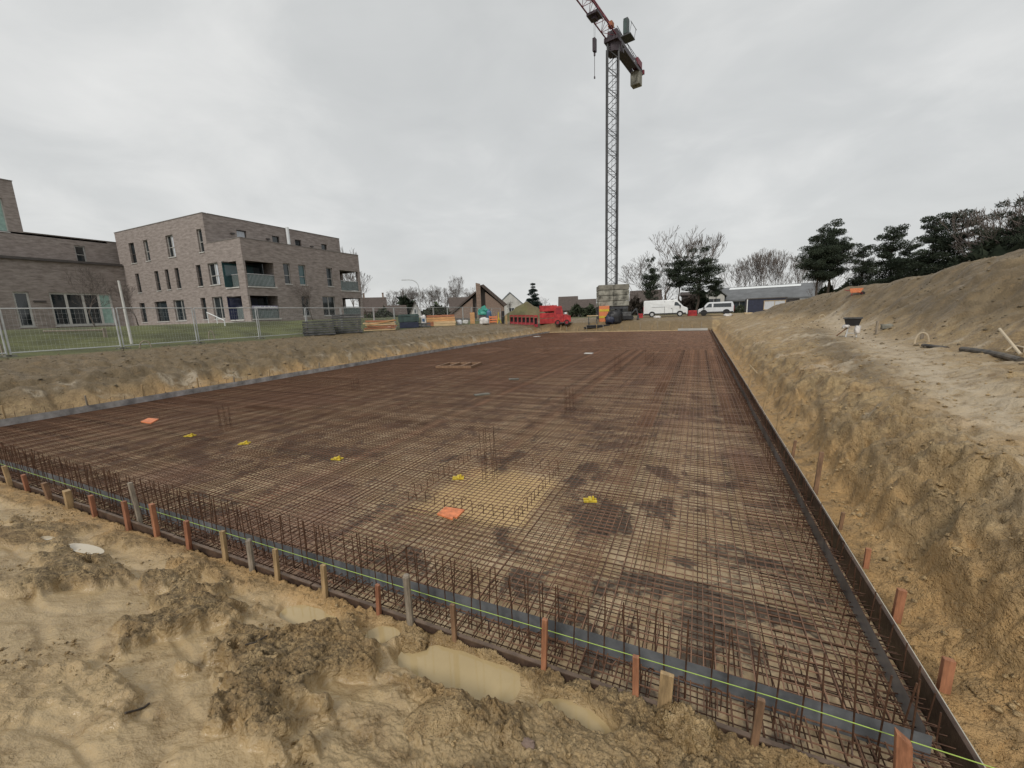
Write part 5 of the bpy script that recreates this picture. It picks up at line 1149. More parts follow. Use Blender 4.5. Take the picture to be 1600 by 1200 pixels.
sack('blue_bundle', 'dark blue wrapped bundle right of the teal tarpaulin', 760, 768, 484, 54.5, BLUE, 'bundle')
c, w_, h, r = spot(764, 776, 54, 493); t = thing('orange_crate', 'small orange open crate below the blue bundle', 'crate', c, r); m = MB()
for k in range(3):
    MB().box((0, 0, h * (.2 + .3 * k)), (w_, .06, h * .2)).build('slat', ORANGE, t); MB().box((0, .9, h * (.2 + .3 * k)), (w_, .06, h * .2)).build('slat', ORANGE, t)
for s in (-1, 1): MB().box((s * w_ / 2, .45, h * .5), (.08, .95, h)).build('end_board', ORANGE, t)
c, w_, h, r = spot(733, 742, 53, 488); t = thing('tan_board_stand', 'upright tan board standing left of the teal tarpaulin', 'board', c, r); MB().box((0, 0, h / 2), (w_ * .8, .08, h)).build('panel', TIMBER, t); MB().bar((0, .6, 0), (0, .05, h * .9), .05, 4).build('prop', TIMBER, t)
c, w_, h, r = spot(774, 783, 54, 488); t = thing('yellow_tripod', 'yellow tripod prop standing beside the dark roll', 'prop', c, r)
for a_ in (0, 2.1, 4.2): MB().bar((w_ * .45 * math.cos(a_), w_ * .45 * math.sin(a_), 0), (0, 0, h * .6), .05, 5).build('leg', YELLOW, t)
MB().bar((0, 0, h * .3), (0, 0, h), .06, 6).build('tube', YELLOW, t)
c, w_, h, r = spot(782, 788, 54, 486); t = thing('dark_roll', 'upright dark roll of sheeting beside the yellow tripod', 'roll', c, r); MB().bar((0, 0, 0), (.05, 0, h), w_ * .4, 12).build('roll', BLACK, t); MB().bar((.04, 0, h * .55), (.045, 0, h * .62), w_ * .42, 12).build('strap', PANELG, t)
c, w_, h, r = spot(789, 792, 54, 492); tag(MB().box((c.x, c.y, c.z + h / 2), (w_, .1, h), r).build('marker_post', STAKES[2]), 'lone thin pale post right of the dark roll', 'post')
# row of red frames, red stack, red dumper
rg = random.Random(4)
for k in range(7):
    c, w_, h, r = spot(796 + k * 6.3, 802 + k * 6.3, 55, 492); t = thing('steel_rack', 'low red steel rack in the row left of the tall red stack, %s of seven' % ['leftmost', 'second', 'third', 'fourth', 'fifth', 'sixth', 'rightmost'][k], 'rack', c, r, 'row of red steel racks')
    for s in (-1, 1): MB().box((s * w_ * .42, 0, h / 2), (w_ * .14, .5, h * rg.uniform(.92, 1.05))).build('side', REDD, t)
    MB().box((0, 0, h * .9), (w_ * .7, .45, h * .16)).build('top_rail', RED, t); MB().box((0, 0, h * .15), (w_ * .7, .45, h * .2)).build('bottom_rail', REDD, t); MB().box((0, .2, h * .5), (w_ * .7, .05, h * .5)).build('opening_shade', BLACK, t)  # black plate paints the shade inside the rack opening
for lo_, hi_, lab in ((492, 486, 0), ):
    pass
c, w_, h, r = spot(843, 870, 55.5, 477); t = thing('red_stack', 'tall stack of bright red steel boxes with a dark gap half way up', 'stack', c, r)
for z0_, z1_ in ((.0, .30), (.31, .60), (.66, 1.0)):
    b = MB().box((0, 1, h * (z0_ + z1_) / 2), (w_, 2.2, h * (z1_ - z0_ - .02))).build('red_box', RED, t, bevel=.03); m = MB()
    for q in range(5): m.box((-w_ * .42 + w_ * .21 * q, -.12, h * (z0_ + z1_) / 2), (.08, .06, h * (z1_ - z0_ - .06)))
    m.build('rib', RED, b)
c, w_, h, r = spot(866, 892, 54.5, 478); t = thing('red_dumper', 'small red site dumper with a low hood beside the red stack', 'dumper', c, r)
MB().prism([(-w_ / 2, .35), (w_ * .05, .35), (w_ * .05, h * .55), (-w_ * .05, h), (-w_ / 2, h)], -.8, .8).build('cab', RED, t, bevel=.05); MB().prism([(w_ * .05, .4), (w_ / 2, .4), (w_ / 2 - .05, h * .46), (w_ * .2, h * .56), (w_ * .05, h * .56)], -.75, .75).build('hood', RED, t, bevel=.05)
MB().prism([(-w_ * .40, h * .58), (-w_ * .08, h * .58), (-w_ * .13, h * .9), (-w_ * .40, h * .9)], -.83, -.79).build('side_window', REDD, t)
for x_ in (-w_ * .30, w_ * .24):
    for s in (-.74, .74): wheel(t, x_, s, .34, REDD)
MB().box((w_ * .18, -.72, h * .62), (.3, .16, .22)).build('work_lamp', WHITEP, t)
# things under and beside the crane
c, w_, h, r = spot(936, 952, 54, 478); t = thing('orange_cabinet', 'orange and yellow striped power cabinet standing under the crane ballast', 'cabinet', c, r); MB().box((0, .4, h / 2), (w_, .8, h)).build('body', ORANGE, t, bevel=.02)
for z in (.3, .72): MB().box((0, -.015, h * z), (w_ * .98, .03, h * .14)).build('stripe', YELLOW, t)
c, w_, h, r = spot(917, 935, 53.5, 491); t = thing('pale_plank', 'pale plank lying on trestles left of the orange cabinet', 'plank', c, r); MB().box((0, 0, h * .85), (w_, .4, .12)).build('board', PALEWOOD, t)
for s in (-.35, .35): MB().box((s * w_, 0, h * .4), (.1, .5, h * .78)).build('trestle', PANELG, t)
c, w_, h, r = spot(950, 972, 53.5, 484); t = thing('sheet_heap', 'heap of black plastic sheeting in front of the crane base', 'heap', c, r); MB().blob((0, 0, h * .35), (w_, 2, h * 1.25), 21, .2, 14, 8).build('heap', BLACK, t, True); MB().blob((-w_ * .35, -.4, h * .2), (w_ * .7, 1.5, h * .7), 22, .2, 12, 7).build('fold', NAVY, t, True)
c, w_, h, r = spot(912, 956, 52.5, 494.5); t = thing('pipe_bundle', 'bundle of black pipes lying along the far bank in front of the crane', 'pipes', c, r)
for k in range(6): MB().bar((-w_ / 2 + .1 * k, (k % 3) * .22, .12 + .2 * (k // 3)), (w_ / 2 - .2 * (k % 2), (k % 3) * .22 + .1, .12 + .2 * (k // 3)), .1, 8).build('pipe', BLACK, t)
c, w_, h, r = spot(968, 998, 55, 481); t = thing('excavator', 'small dark excavator half hidden at the right foot of the crane', 'excavator', c, r)
for s in (-.6, .6): MB().prism([(-w_ * .4, .1), (-w_ * .45, .3), (-w_ * .4, .55), (w_ * .2, .55), (w_ * .25, .3), (w_ * .2, .1)], s - .18, s + .18).build('track', BLACK, t)
MB().box((-w_ * .12, 0, h * .5), (w_ * .5, 1.4, h * .34)).build('house', PANELG, t, bevel=.05); MB().box((-w_ * .2, -.1, h * .8), (w_ * .26, 1.0, h * .42)).build('cab', STEELD, t, bevel=.04); MB().box((-w_ * .2, -.61, h * .83), (w_ * .2, .03, h * .28)).build('cab_window', GLASS, t)
MB().bar((w_ * .1, 0, h * .5), (w_ * .38, 0, h * .95), .12, 4).bar((w_ * .38, 0, h * .95), (w_ * .48, 0, h * .3), .1, 4).build('arm', STEELD, t)['kind'] = 'stuff'
MB().prism([(w_ * .40, h * .02), (w_ * .52, h * .1), (w_ * .52, h * .32), (w_ * .44, h * .32)], -.35, .35).build('bucket', STEELD, t)
def barrier(label, pl, pr, pt, D):
    c, w_, h, r = spot(pl, pr, D, pt); t = thing('red_barrier', label, 'barrier', c, r); MB().prism([(-w_ / 2, 0), (w_ / 2, 0), (w_ * .46, h * .3), (w_ * .44, h), (-w_ * .44, h), (-w_ * .46, h * .3)], -.15, .15).build('body', RED, t, bevel=.03)
    for x_ in (-.2, .2): MB().box((x_ * w_, -.155, h * .55), (w_ * .18, .03, h * .3)).build('recess', REDD, t)
barrier('red plastic barrier in the gap between the two vans', 1074, 1090, 485, 59); barrier('small red plastic barrier left of the white panel van', 997, 1005, 490, 57)
# concrete hollow blocks / pale lumps on the site
for i, (px, py, D, lab) in enumerate(((1027, 494, 56, 'pale block lying by the rear wheel of the white van'), (1137, 494, 56, 'pale block lying under the minibus rear'), (1169, 491, 57, 'yellowish block at the corner of the navy cabin'), (610, 519, 41, 'white lump on the bank edge below the untidy timber'))):
    p = at(px, py, D); z_ = zg(p.x, p.y); tag(MB().blob((p.x, p.y, z_ + .08), (.9, .6, .35), 60 + i, .2).build('pale_block', WHITEF if i != 2 else PALEWOOD, smooth=True), lab, 'block')

# ---------------------------------------------------------------- on the right-hand plateau
def on_ground(px, py):
    v = ray(px, py); t = np.geomspace(2, 90, 2500) / math.hypot(v[0], v[1]); hit = np.nonzero(2.5 + v[2] * t < terrain(v[0] * t, v[1] * t, False))[0]
    if len(hit) == 0: return at(px, py, 40)
    t = t[hit[0]]; return Vector((v[0] * t, v[1] * t, zg(v[0] * t, v[1] * t)))
p = on_ground(1330, 524); D = math.hypot(p.x, p.y); r = facing(p); w_ = (at(1346, 505, D) - at(1318, 505, D)).length; z0_ = at(1332, 509, D).z - p.z; z1_ = at(1332, 497, D).z - p.z
t = thing('mortar_tub', 'black mortar tub on a white-legged steel stand at the foot of the mound', 'tub', p, r)
q = MB(); b0, b1 = w_ * .36, w_ * .5
for zz_, s, th in ((z0_, b0, 1), (z1_, b1, 1), (z1_, b1 - .05, 1), (z0_ + .08, b0 - .05, 1)): q.v += [(-s, -s * .7, zz_), (s, -s * .7, zz_), (s, s * .7, zz_), (-s, s * .7, zz_)]
q.f = [(3, 2, 1, 0)] + [(4 * l + k, 4 * l + (k + 1) % 4, 4 * l + 4 + (k + 1) % 4, 4 * l + 4 + k) for l in range(3) for k in range(4)] + [(12, 13, 14, 15)]; q.build('tub', BLACK, t)
m = MB()
for s in (-1, 1): m.box((0, s * w_ * .36, z1_), (w_ * 1.04, .04, .05)); m.box((s * w_ * .51, 0, z1_), (.04, w_ * .72, .05))
kind(m.build('rim', PANELG, t), 'stuff')
for sx in (-1, 1):
    for sy in (-1, 1): MB().bar((sx * w_ * .2, sy * w_ * .22, z0_), (sx * w_ * .3, sy * w_ * .3, -.05), .025, 5).build('leg', GALV, t)
MB().bar((-w_ * .28, -w_ * .28, z0_ * .25), (w_ * .28, -w_ * .28, z0_ * .25), .02, 5).build('brace', GALV, t); MB().bar((-w_ * .2, -w_ * .2, z0_ * .9), (-w_ * .85, -w_ * .2, -.02), .025, 5).build('handle', STAKES[4], t)
MB().blob((w_ * .32, -.1, z0_ * .62), (w_ * .34, .3, z0_ * .8), 31, .15, 10, 6).build('white_rag', WHITEF, t, True); MB().blob((-w_ * .34, -.05, z0_ * .95), (w_ * .4, .3, z0_ * .35), 32, .2, 10, 6).build('white_rag', WHITEF, t, True)
def ground_path(pix, lift=.04): return [on_ground(*p) + Vector((0, 0, lift)) for p in pix]
MUDPIPE = mat('muddy_pipe', (.035, .034, .034), .6, .4, 3, (.13, .11, .085))
def pipe(name, label, pix, r, m, lift=.05, n=8):
    P = ground_path(pix, lift); return tag(MB().path(P, r, n).build(name, m, smooth=False), label, 'pipe')
pipe('black_pipe', 'thick black drain pipe lying along the muddy track at the foot of the mound', [(1503, 548), (1520, 550), (1540, 553), (1565, 558), (1595, 566)], .062, MUDPIPE, .03, 10)
pipe('black_pipe', 'shorter dark pipe half buried left of the thick black drain pipe', [(1442, 541), (1460, 543), (1480, 546)], .05, MUDPIPE, .02, 10)
a = on_ground(1594, 558); b = on_ground(1556, 548); tag(MB().bar(a + Vector((0, 0, .05)), b + Vector((0, 0, .45)), .025, 7).build('beige_pipe', BEIGE), 'straight pale pipe sticking up out of the mud at the right edge', 'pipe')
a = on_ground(1572, 549); b = on_ground(1600, 552); tag(MB().path([a, a + Vector((.1, 0, .12)), b + Vector((0, 0, .1)), b], .018, 6).build('beige_hose', BEIGE), 'thin pale hose curving beyond the straight pale pipe', 'hose')
def hoop(label, px, pb, pt, wpx, m=BEIGE, rr=.022):
    p = on_ground(px, pb); D = math.hypot(p.x, p.y); r_ = facing(p); h = at(px, pt, D).z - p.z; w_ = (at(px + wpx, pb, D) - at(px, pb, D)).length
    u = Vector((math.cos(r_), math.sin(r_), 0)); P = [p + u * (w_ / 2 * (1 - math.cos(a_))) + Vector((0, 0, h * math.sin(a_) ** .8 - .03)) for a_ in np.linspace(0, PI * .97, 13)]
    tag(MB().path(P, rr, 6).build('hose_loop', m), label, 'hose')
hoop('pale hose sticking up in a loop beside the muddy track', 1429, 537, 518, 22)
hoop('thin grey hose loop standing in the grass by the handrail', 327, 533, 516, 9, STAKES[3], .03); hoop('thin grey hose arch on the bank edge below the white pole', 219, 545, 532, 18, STAKES[3], .03)
hoop('small pale hose end curling out of the mound left of the mortar tub', 1280, 497, 491, 9)
for i, (px, py, hh, lab) in enumerate(((1369, 521, .5, 'short pale peg right of the mortar tub'), (1440, 530, .25, 'stubby pale peg inside the hose loop'), (5, 556, .6, 'short post at the left edge of the picture by the fence'))):
    p = on_ground(px, py); tag(MB().box((p.x, p.y, p.z + hh / 2 - .05), (.06, .05, hh), .3).build('peg', STAKES[3]), lab, 'peg')
p = on_ground(1385, 514); tag(MB().blob((p.x, p.y, p.z + .08), (.34, .22, .2), 71, .2, 12, 7).build('pale_stone', CONC, smooth=True), 'pale stone at the foot of the mound right of the mortar tub', 'stone')
a, b = on_ground(1171, 580), on_ground(1192, 596); tag(MB().bar(a + Vector((0, 0, .25)), b + Vector((0, 0, .05)), .02, 5).build('pale_lath', PALEWOOD), 'thin pale lath leaning across the trench on the right', 'lath')
# orange thing on the crest
p = on_ground(1337, 462); t = thing('orange_barrow', 'tiny orange wheelbarrow standing on the crest of the mound before the pines', 'wheelbarrow', (p.x, p.y, p.z), facing(p)); t.scale = (.55, .55, .55) 
q = MB(); q.prism([(-.45, .3), (.35, .3), (.6, .75), (-.55, .75)], -.3, .3); q.build('tray', ORANGE, t); MB().bar((.55, -.05, .2), (.55, .05, .2), .2, 12).build('wheel', RUBBER, t)
for s in (-.25, .25): MB().bar((.55, s * .3, .2), (-1.0, s, .65), .03, 5).build('handle', REDD, t); MB().bar((-.3, s, .35), (-.35, s, 0), .03, 5).build('leg', REDD, t)
# ---------------------------------------------------------------- trees
def segs_mesh(name, segs, m, thick_n=3):
    V = []; F = []
    for p, q, r0, r1 in segs:
        d = (q - p)
        if d.length < 1e-5: continue
        d.normalize(); a = Vector((0, 0, 1)) if abs(d.z) < .9 else Vector((1, 0, 0)); u = d.cross(a).normalized(); w = d.cross(u); n = 6 if r0 > .09 else thick_n; i = len(V)
        for k in range(n): t = 2 * PI * k / n; o = u * math.cos(t) + w * math.sin(t); V.append(tuple(p + o * r0)); V.append(tuple(q + o * r1))
        for k in range(n): F.append((i + 2 * k, i + 2 * k + 1, i + 2 * ((k + 1) % n) + 1, i + 2 * ((k + 1) % n)))
    me = bpy.data.meshes.new(name); me.from_pydata(V, [], F); me.materials.append(m); me.update(); return me
def bare(seed, h=10.0, spread=.6, forks=2, depth=6, rmin=.014, upright=.35, trunk=.22, r=.16):
    rg = random.Random(seed); tr, br = [], []
    def grow(p, d, ln, rad, dep):
        n = 3 if dep > 2 else 2; q = p
        for k in range(n):
            d2 = (d + Vector((rg.gauss(0, .12), rg.gauss(0, .12), rg.gauss(0.02, .08)))).normalized(); e = q + d2 * ln / n; r1 = rad * .86
            (tr if dep == depth else br).append((q, e, rad, max(rmin, r1))); rad = max(rmin, r1); q = e; d = d2
            if dep < depth and dep > 1 and rg.random() < .55:
                s = (d2 + Vector((rg.gauss(0, .8), rg.gauss(0, .8), rg.gauss(.15, .3)))).normalized(); grow(q, s, ln * .55, max(rmin, rad * .45), dep - 2)
        if dep <= 0: return
        for k in range(rg.choice((2, 2, 3)) if dep < depth else rg.choice((3, 4))):
            a_ = rg.uniform(0, 2 * PI); s = spread * rg.uniform(.55, 1.2); nd = (d + Vector((math.cos(a_) * s, math.sin(a_) * s, upright * rg.uniform(.3, 1)))).normalized()
            grow(q, nd, ln * rg.uniform(.66, .86), max(rmin, rad * rg.uniform(.55, .75)), dep - 1)
    grow(Vector((0, 0, -.3)), Vector((0, 0, 1)), h * trunk + .3, r, depth)
    zmax = max(s[1].z for s in br); k = h / zmax; f = lambda L: [(a * k, b * k, r0, r1) for a, b, r0, r1 in L]
    return f(tr), f(br)
BV = []
for i, kw in enumerate((dict(seed=1, spread=.55), dict(seed=2, spread=.7, depth=6), dict(seed=5, spread=.42, upright=.6), dict(seed=9, spread=.38, upright=.75, trunk=.3))):
    t_, b_ = bare(**kw); BV.append((segs_mesh('trunk', t_, BARK), segs_mesh('branches', b_, BARKB)))
def put_bare(v, px, py_top, D, label, cat='tree', group=None, wide=1.0, mats_=None):
    p = at(px, 485, D); z = zg(p.x, p.y); h = at(px, py_top, D).z - z; t = thing('bare_tree', label, cat, (p.x, p.y, z), RNG.uniform(0, 6), group); k = h / 10.0; t.scale = (k * wide, k * wide, k)
    link('trunk', BV[v][0], t); link('branches', BV[v][1], t); return t
put_bare(0, 1040, 353, 76, 'big spreading bare tree behind the white panel van', wide=1.15)
put_bare(1, 1010, 398, 80, 'smaller bare tree leaning left behind the crane ballast', wide=1.3)
put_bare(2, 1098, 361, 84, 'thin bare tree with a few clinging leaves rising above the central pines')
put_bare(1, 1030, 420, 88, 'low bare tree behind the red-roofed house', wide=1.4)
rows = [(1148, 408), (1160, 402), (1173, 394), (1187, 389), (1200, 386), (1213, 390), (1226, 396), (1238, 393), (1252, 400)]
wd = ['first', 'second', 'third', 'fourth', 'fifth', 'sixth', 'seventh', 'eighth', 'ninth']
for i, (px, pt) in enumerate(rows): put_bare(3 if i % 2 else 2, px, pt, 104 + (i * 7) % 9, 'slender bare tree behind the barn, %s from the left of its row' % wd[i], group='bare trees behind the barn', wide=.95)
belt = [(607, 462), (617, 452), (628, 449), (636, 446), (646, 449), (668, 452), (676, 446), (686, 444), (694, 450), (703, 446), (726, 447), (734, 455)]
for i, (px, pt) in enumerate(belt): put_bare((0, 2, 1, 3)[i % 4], px, pt, 102 + (i * 5) % 14, 'bare tree in the belt behind the white gabled house, %s from the left' % (wd + ['tenth', 'eleventh', 'twelfth'])[i], group='bare trees in the far belt', wide=1.25)
put_bare(2, 716, 429, 96, 'tall bare tree with short side twigs rising above the far belt', wide=.75)
put_bare(1, 575, 418, 70, 'bare tree at the right edge of the apartment block', wide=1.0)
put_bare(3, 556, 386, 82, 'bare tree top showing above the right end of the apartment roof', wide=.8)
put_bare(3, 797, 470, 104, 'small bare tree beside the villa', wide=1.0); put_bare(1, 848, 462, 90, 'small reddish bare tree right of the spruce', wide=1.2)
put_bare(2, 1309, 383, 74, 'thin bare tree right of the tall pine', wide=1.0); put_bare(0, 1330, 400, 76, 'spreading bare tree between the pines', wide=1.0); put_bare(3, 1270, 425, 78, 'low bare tree beside the white container', wide=1.0)
put_bare(1, 1592, 300, 44, 'bare tree rising behind the crest at the right edge', wide=1.0); put_bare(2, 1545, 318, 47, 'bare tree rising between the last two pines', wide=.9)
for i, (px, pt, D, lab) in enumerate(((143, 412, 42, 'young bare tree in front of the wide window of the low wing'), (212, 440, 43, 'young bare tree at the inner corner of the two brick buildings'), (487, 440, 45, 'young bare tree in front of the right facade of the apartment block'))): put_bare(1, px, pt, D, lab, wide=.85)

def needle_crown(seed, h, z0, rad, nlayer, shape, tri, per, flat=.35, gap=0.0):
    rg = np.random.default_rng(seed); C = []
    limbs = []
    for l in range(nlayer):
        f = (l + .5) / nlayer; z = z0 + (h - z0) * f; R_ = rad * shape(f); nb = max(2, int(2.2 + 5 * shape(f))); a0 = rg.uniform(0, 6)
        for k in range(nb):
            if rg.random() < gap: continue
            a = a0 + 2 * PI * k / nb + rg.normal(0, .35); rr = R_ * rg.uniform(.55, 1.08); zz_ = z + rg.normal(0, .32) * (h / 10); e = (rr * math.cos(a), rr * math.sin(a), zz_ + rr * .18)
            limbs.append((Vector((0, 0, zz_ - .2)), Vector(e), .05, .02))
            nc_ = max(1, int(rr / .75 + .5))
            for q in range(nc_):
                s = (q + 1) / nc_; C.append((e[0] * s, e[1] * s, zz_ + rr * .18 * s, .42 + .5 * rr / max(rad, 1) * (1.0 - .35 * s) + .18))
    C = np.array(C); n = len(C); idx = np.repeat(np.arange(n), per); P = rg.normal(0, 1, (n * per, 3)); P /= np.linalg.norm(P, axis=1)[:, None]; P *= rg.uniform(.25, 1, (n * per, 1)) ** .5
    ctr = C[idx, :3] + P * C[idx, 3:4] * np.array([1, 1, flat]); d1 = rg.normal(0, 1, (n * per, 3)) + np.array([0, 0, .3]); d1 /= np.linalg.norm(d1, axis=1)[:, None]; d2 = rg.normal(0, 1, (n * per, 3)); d2 -= (d2 * d1).sum(1)[:, None] * d1; d2 /= np.linalg.norm(d2, axis=1)[:, None]
    sz = tri * rg.uniform(.6, 1.4, (n * per, 1)); V = np.stack([ctr - d1 * sz, ctr + d1 * sz - d2 * sz * .45, ctr + d1 * sz * .6 + d2 * sz * .5], 1).reshape(-1, 3)
    me = bpy.data.meshes.new('crown'); N_ = n * per; me.vertices.add(3 * N_); me.vertices.foreach_set('co', V.ravel()); me.loops.add(3 * N_); me.polygons.add(N_)
    me.loops.foreach_set('vertex_index', np.arange(3 * N_, dtype=np.int32)); me.polygons.foreach_set('loop_start', (np.arange(N_) * 3).astype(np.int32)); me.update(calc_edges=True)
    return me, limbs
PV = []
shp = [lambda f: (min(1, .55 + f * 1.3) if f < .35 else 1.0 - .80 * ((f - .35) / .65) ** 1.5), lambda f: 1.0 - .72 * f ** 1.3, lambda f: .45 + .55 * math.sin(PI * min(1, f * 1.15 + .05)) if f < .9 else .35]
for i in range(5):
    me, lim = needle_crown(30 + i, 10, (3.6, 1.6, 3.0, 1.2, 4.4)[i], (2.5, 2.6, 3.0, 3.0, 3.2)[i], (9, 11, 8, 11, 6)[i], shp[(0, 1, 2, 1, 2)[i]], .095, 210, .46, (.14, .10, .3, .10, .28)[i]); me.materials.append(NEEDLE)
    rg = random.Random(i); tr = []; q = Vector((0, 0, -.5)); 
    for k in range(8): e = Vector((rg.gauss(0, .10), rg.gauss(0, .10), -.5 + (k + 1) * 1.28)); tr.append((q, e, .19 * (1 - k * .1), .19 * (1 - (k + 1) * .1))); q = e
    PV.append((segs_mesh('trunk', tr + lim, BARK, 3), me))
def put_pine(v, px, pt, D, label, wide=1.0, zb=None, rz=None, name='pine_tree'):
    p = at(px, 470, D); z = zg(p.x, p.y); h = at(px, pt, D).z - z; t = thing(name, label, 'tree', (p.x, p.y, z), RNG.uniform(0, 6) if rz is None else rz); k = h / 10.2; t.scale = (k * wide, k * wide, k); link('trunk', PV[v][0], t); link('crown', PV[v][1], t)
put_pine(0, 1275, 356, 58, 'tall pine with a bare trunk behind the white container', .8); put_pine(0, 1293, 347, 60, 'taller twin pine just right of the first, behind the white container', .85)
put_pine(3, 1342, 380, 58, 'bushy dark pine low on the left of the right-hand group', .75)
put_pine(1, 1384, 352, 54, 'broad pointed pine behind the crest, left of the big pair', .95); put_pine(3, 1412, 378, 56, 'low dark pine filling the gap below the big pair', .8)
put_pine(1, 1447, 336, 50, 'left one of the big dark pair of pines on the crest', .95); put_pine(3, 1487, 327, 48, 'right one of the big dark pair of pines on the crest', .95)
put_pine(2, 1525, 338, 48, 'thin gappy pine right of the big dark pair', .7); put_pine(2, 1562, 316, 44, 'open-crowned pine near the right edge of the picture', .85); put_pine(2, 1604, 325, 42, 'pine cut by the right edge of the picture', .85)
put_pine(2, 1092, 388, 72, 'dark pine with flat layered limbs behind the minibus', 1.15); put_pine(4, 1060, 397, 75, 'gappy pine in the middle behind the gap between the vans', .8); put_pine(2, 1016, 404, 70, 'narrow pine left of the big bare tree', .6); put_pine(4, 1118, 432, 74, 'short pine limb spread right of the layered pine', .7)
me, lim = needle_crown(77, 10, .5, 2.6, 13, lambda f: 1.02 - .98 * f, .12, 220, .5, 0); me.materials.append(SPRUCE); PV.append((segs_mesh('trunk', [(Vector((0, 0, -.3)), Vector((0, 0, 10.3)), .16, .03)] + lim, BARK), me))
put_pine(5, 833, 442, 80, 'lone pointed dark spruce behind the red racks', 1.15, name='spruce_tree')
# hedges and bushes
def bush(name, label, pl, pr, pt, D, seed, m=HEDGE, per=900, cat='hedge'):
    c, w_, h, r = spot(pl, pr, D, pt); rg = np.random.default_rng(seed); n = per; V = []
    u = rg.uniform(-1, 1, n); top = h * (.72 + .28 * np.sin(u * 5 + seed) * rg.uniform(.3, 1, n)); P = np.stack([u * w_ / 2, rg.uniform(-1, 1, n) * min(1.6, w_ * .3), rg.uniform(0.02, 1, n) ** .7 * top * (1 - .5 * np.abs(u) ** 4)], 1)
    d1 = rg.normal(0, 1, (n, 3)); d2 = rg.normal(0, 1, (n, 3)); s = h * .09 * rg.uniform(.6, 1.4, (n, 1)); V = np.stack([P - d1 * s, P + d1 * s, P + d2 * s], 1).reshape(-1, 3)
    b = MB(); b.v = [tuple(v) for v in V]; b.f = [(3 * k, 3 * k + 1, 3 * k + 2) for k in range(n)]; t = thing(name, label, cat, c, r); b.build('leaves', m, t)
    st_ = MB()
    for k in range(9): x_ = (k - 4) / 4.4 * w_ / 2; st_.bar((x_, 0, 0), (x_ + rg.normal(0, .2), 0, h * .6), .05, 4)
    kind(st_.build('stems', BARK, t), 'stuff')
bush('hedge', 'dark green hedge in front of the brown-roofed house', 568, 622, 481, 80, 1); bush('hedge', 'dark hedge left of the wedge house', 664, 704, 474, 92, 2); bush('bush', 'dark rounded evergreen bush left of the white gable', 628, 645, 460, 94, 3, NEEDLE)
bush('hedge', 'dark hedge between the red stack and the crane', 890, 930, 474, 90, 4); bush('bush', 'scrubby bush under the tall twin pines', 1278, 1330, 440, 62, 5); bush('hedge', 'dark green scrub behind the crest under the pines', 1328, 1420, 440, 57, 6, NEEDLE, 2200)
bush('hedge', 'brown scrub between the panel van and the barn', 1040, 1112, 462, 82, 7, BARK, 1800); bush('bush', 'dark ivy-covered shrub left of the barn annex', 1090, 1102, 455, 78, 8, NEEDLE); bush('hedge', 'brown scrub behind the crane ballast', 980, 1012, 462, 84, 9, BARK, 900)
bush('hedge', 'dark scrub on the crest under the last pines', 1500, 1610, 372, 42, 10, NEEDLE, 2000); bush('bush', 'bushy shrub before the left end of the barn wall', 1128, 1166, 476, 74, 11, HEDGE, 900)
bush('hedge', 'far hedge behind the red stack', 845, 905, 474, 102, 12, HEDGE, 1200); bush('hedge', 'far hedge along the road behind the fence', 560, 740, 484, 98, 13, HEDGE, 2600); bush('hedge', 'scrub under the row of slender bare trees', 1136, 1262, 446, 108, 14, BARK, 2200)
# a far wood all round that closes the horizon
rg = np.random.default_rng(4); n = 52000; a = rg.uniform(0, 2 * PI, n); R_ = rg.uniform(240, 330, n); hh = 5.5 + 3.5 * fbm(a * 14, a * 0, 3, 4) + 1.5 * fbm(a * 60, a * 0, 5, 2); z = rg.uniform(0, 1, n) ** .8 * hh + .5
P = np.stack([R_ * np.sin(a), R_ * np.cos(a), z], 1); d1 = rg.normal(0, 1, (n, 3)); d2 = rg.normal(0, 1, (n, 3)); s = rg.uniform(.5, 1.4, (n, 1)); V = np.stack([P - d1 * s, P + d1 * s, P + d2 * s], 1).reshape(-1, 3)
me = bpy.data.meshes.new('far_wood'); me.vertices.add(3 * n); me.vertices.foreach_set('co', V.ravel()); me.loops.add(3 * n); me.polygons.add(n); me.loops.foreach_set('vertex_index', np.arange(3 * n, dtype=np.int32)); me.polygons.foreach_set('loop_start', (np.arange(n) * 3).astype(np.int32)); me.update(calc_edges=True); me.materials.append(mat('far_trees', (.06, .06, .05), .9, .3, .05)); kind(link('far_wood', me), 'stuff')
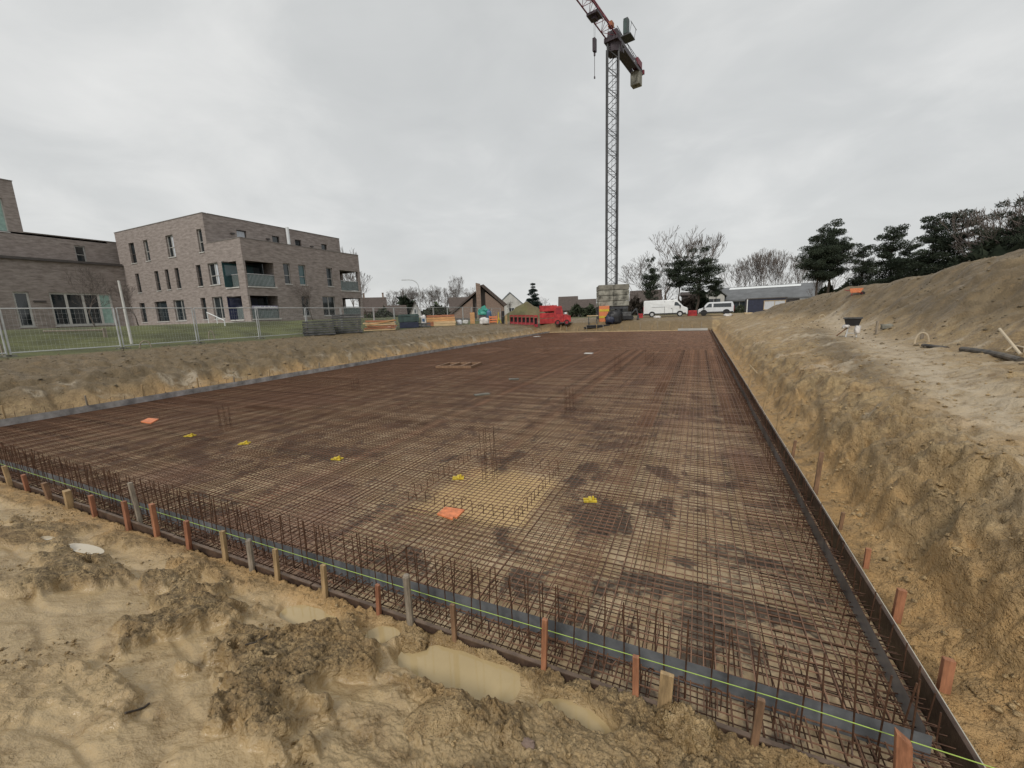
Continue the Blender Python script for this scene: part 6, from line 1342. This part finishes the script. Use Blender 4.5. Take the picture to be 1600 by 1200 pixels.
# ---------------------------------------------------------------- loose small stuff: crumbs of earth, lawn blades
def crumbs(name, pts, sizes, m, seed):
    rg = np.random.default_rng(seed); base = np.array([(0, 0, 1), (1, 0, .1), (.3, .95, .05), (-.8, .6, .1), (-.8, -.6, .0), (.3, -.95, .1), (0, 0, -.8)], float); tri = [(0, 1, 2), (0, 2, 3), (0, 3, 4), (0, 4, 5), (0, 5, 1), (6, 2, 1), (6, 3, 2), (6, 4, 3), (6, 5, 4), (6, 1, 5)]
    n = len(pts); V = np.repeat(base[None], n, 0) * rg.uniform(.6, 1.35, (n, 7, 3)); th = rg.uniform(0, 2 * PI, n); c, s = np.cos(th), np.sin(th); x = V[:, :, 0] * c[:, None] - V[:, :, 1] * s[:, None]; y = V[:, :, 0] * s[:, None] + V[:, :, 1] * c[:, None]
    V = np.stack([x, y, V[:, :, 2] * .7], 2) * sizes[:, None, None] + pts[:, None, :]; F = (np.array(tri)[None] + (np.arange(n) * 7)[:, None, None]).reshape(-1, 3)
    me = bpy.data.meshes.new(name); me.vertices.add(7 * n); me.vertices.foreach_set('co', V.ravel()); me.loops.add(F.size); me.polygons.add(len(F)); me.loops.foreach_set('vertex_index', F.ravel().astype(np.int32)); me.polygons.foreach_set('loop_start', (np.arange(len(F)) * 3).astype(np.int32)); me.update(calc_edges=True); me.materials.append(m); kind(link(name, me), 'stuff')
rg = np.random.default_rng(11); CLODD = mat('topsoil_crumb', (.13, .105, .07), .8, .4, 3, (.24, .19, .12), bump=.5)
x = rg.uniform(-9, 1.6, 9000); y = rg.uniform(.5, 2.3, 9000); keep = (fbm(x * .9 + 3, y * 1.3, 41, 3) + .25 * sst(-2.4, -.4, x) > rg.uniform(-.05, .45, 9000)) & (pud_d(x, y, PUD) > 1.3); x, y = x[keep], y[keep]
crumbs('earth_crumbs', np.stack([x, y, terrain(x, y) + .002], 1), .004 + .018 * rg.random(len(x)) ** 3.5, GROUND, 1)
x = 1.75 + 3.2 * rg.random(5000) ** 1.6; y = 2.0 + 26 * rg.random(5000) ** 1.7; crumbs('bank_crumbs', np.stack([x, y, terrain(x, y) + .004], 1), .006 + .035 * rg.random(len(x)) ** 5, GROUND, 2)
x = -18.2 - 8 * rg.random(3000); y = 3 + 40 * rg.random(3000); crumbs('bank_crumbs', np.stack([x, y, terrain(x, y) + .01], 1), .015 + .07 * rg.random(len(x)) ** 5, CLODD, 3)
x = 5 + 6.5 * rg.random(2500); y = 6 + 36 * rg.random(2500); crumbs('mound_crumbs', np.stack([x, y, terrain(x, y) + .01], 1), .01 + .06 * rg.random(len(x)) ** 5, CLODD, 4)

def first_hit(px, py):
    v = ray(px, py) / FPX; t = np.arange(.5, 9, .008); k = np.nonzero(2.5 + v[2] * t < terrain(v[0] * t, v[1] * t))[0]; t = t[k[0]] if len(k) else 3.0
    return Vector((v[0] * t, v[1] * t, 2.5 + v[2] * t))
def twig(label, pix, r=.006):
    P = [first_hit(a, b) + Vector((0, 0, .008)) for (a, b) in pix]
    tag(MB().path(P, r, 5).build('twig', BARK), label, 'twig')
twig('dark curved twig lying on the smooth mud at the bottom left', [(196, 1116), (212, 1112), (226, 1107), (233, 1101)]); twig('thin dark twig lying on the rough clods left of the puddles', [(383, 1009), (400, 1005), (418, 994)], .005)
def chip(label, px, py, m, d):
    p = first_hit(px, py)
    tag(MB().blob((p.x, p.y, p.z + d * .15), (d * 1.4, d, d * .7), int(px), .25).build('brick_chip' if m is BRICKR else 'pebble', m, smooth=True), label, 'stone')
chip('reddish brick chip in the mud right of the smooth clay slab', 826, 1165, BRICKR, .05); chip('small yellowish pebble beside the reddish brick chip', 845, 1172, PALEWOOD, .022)
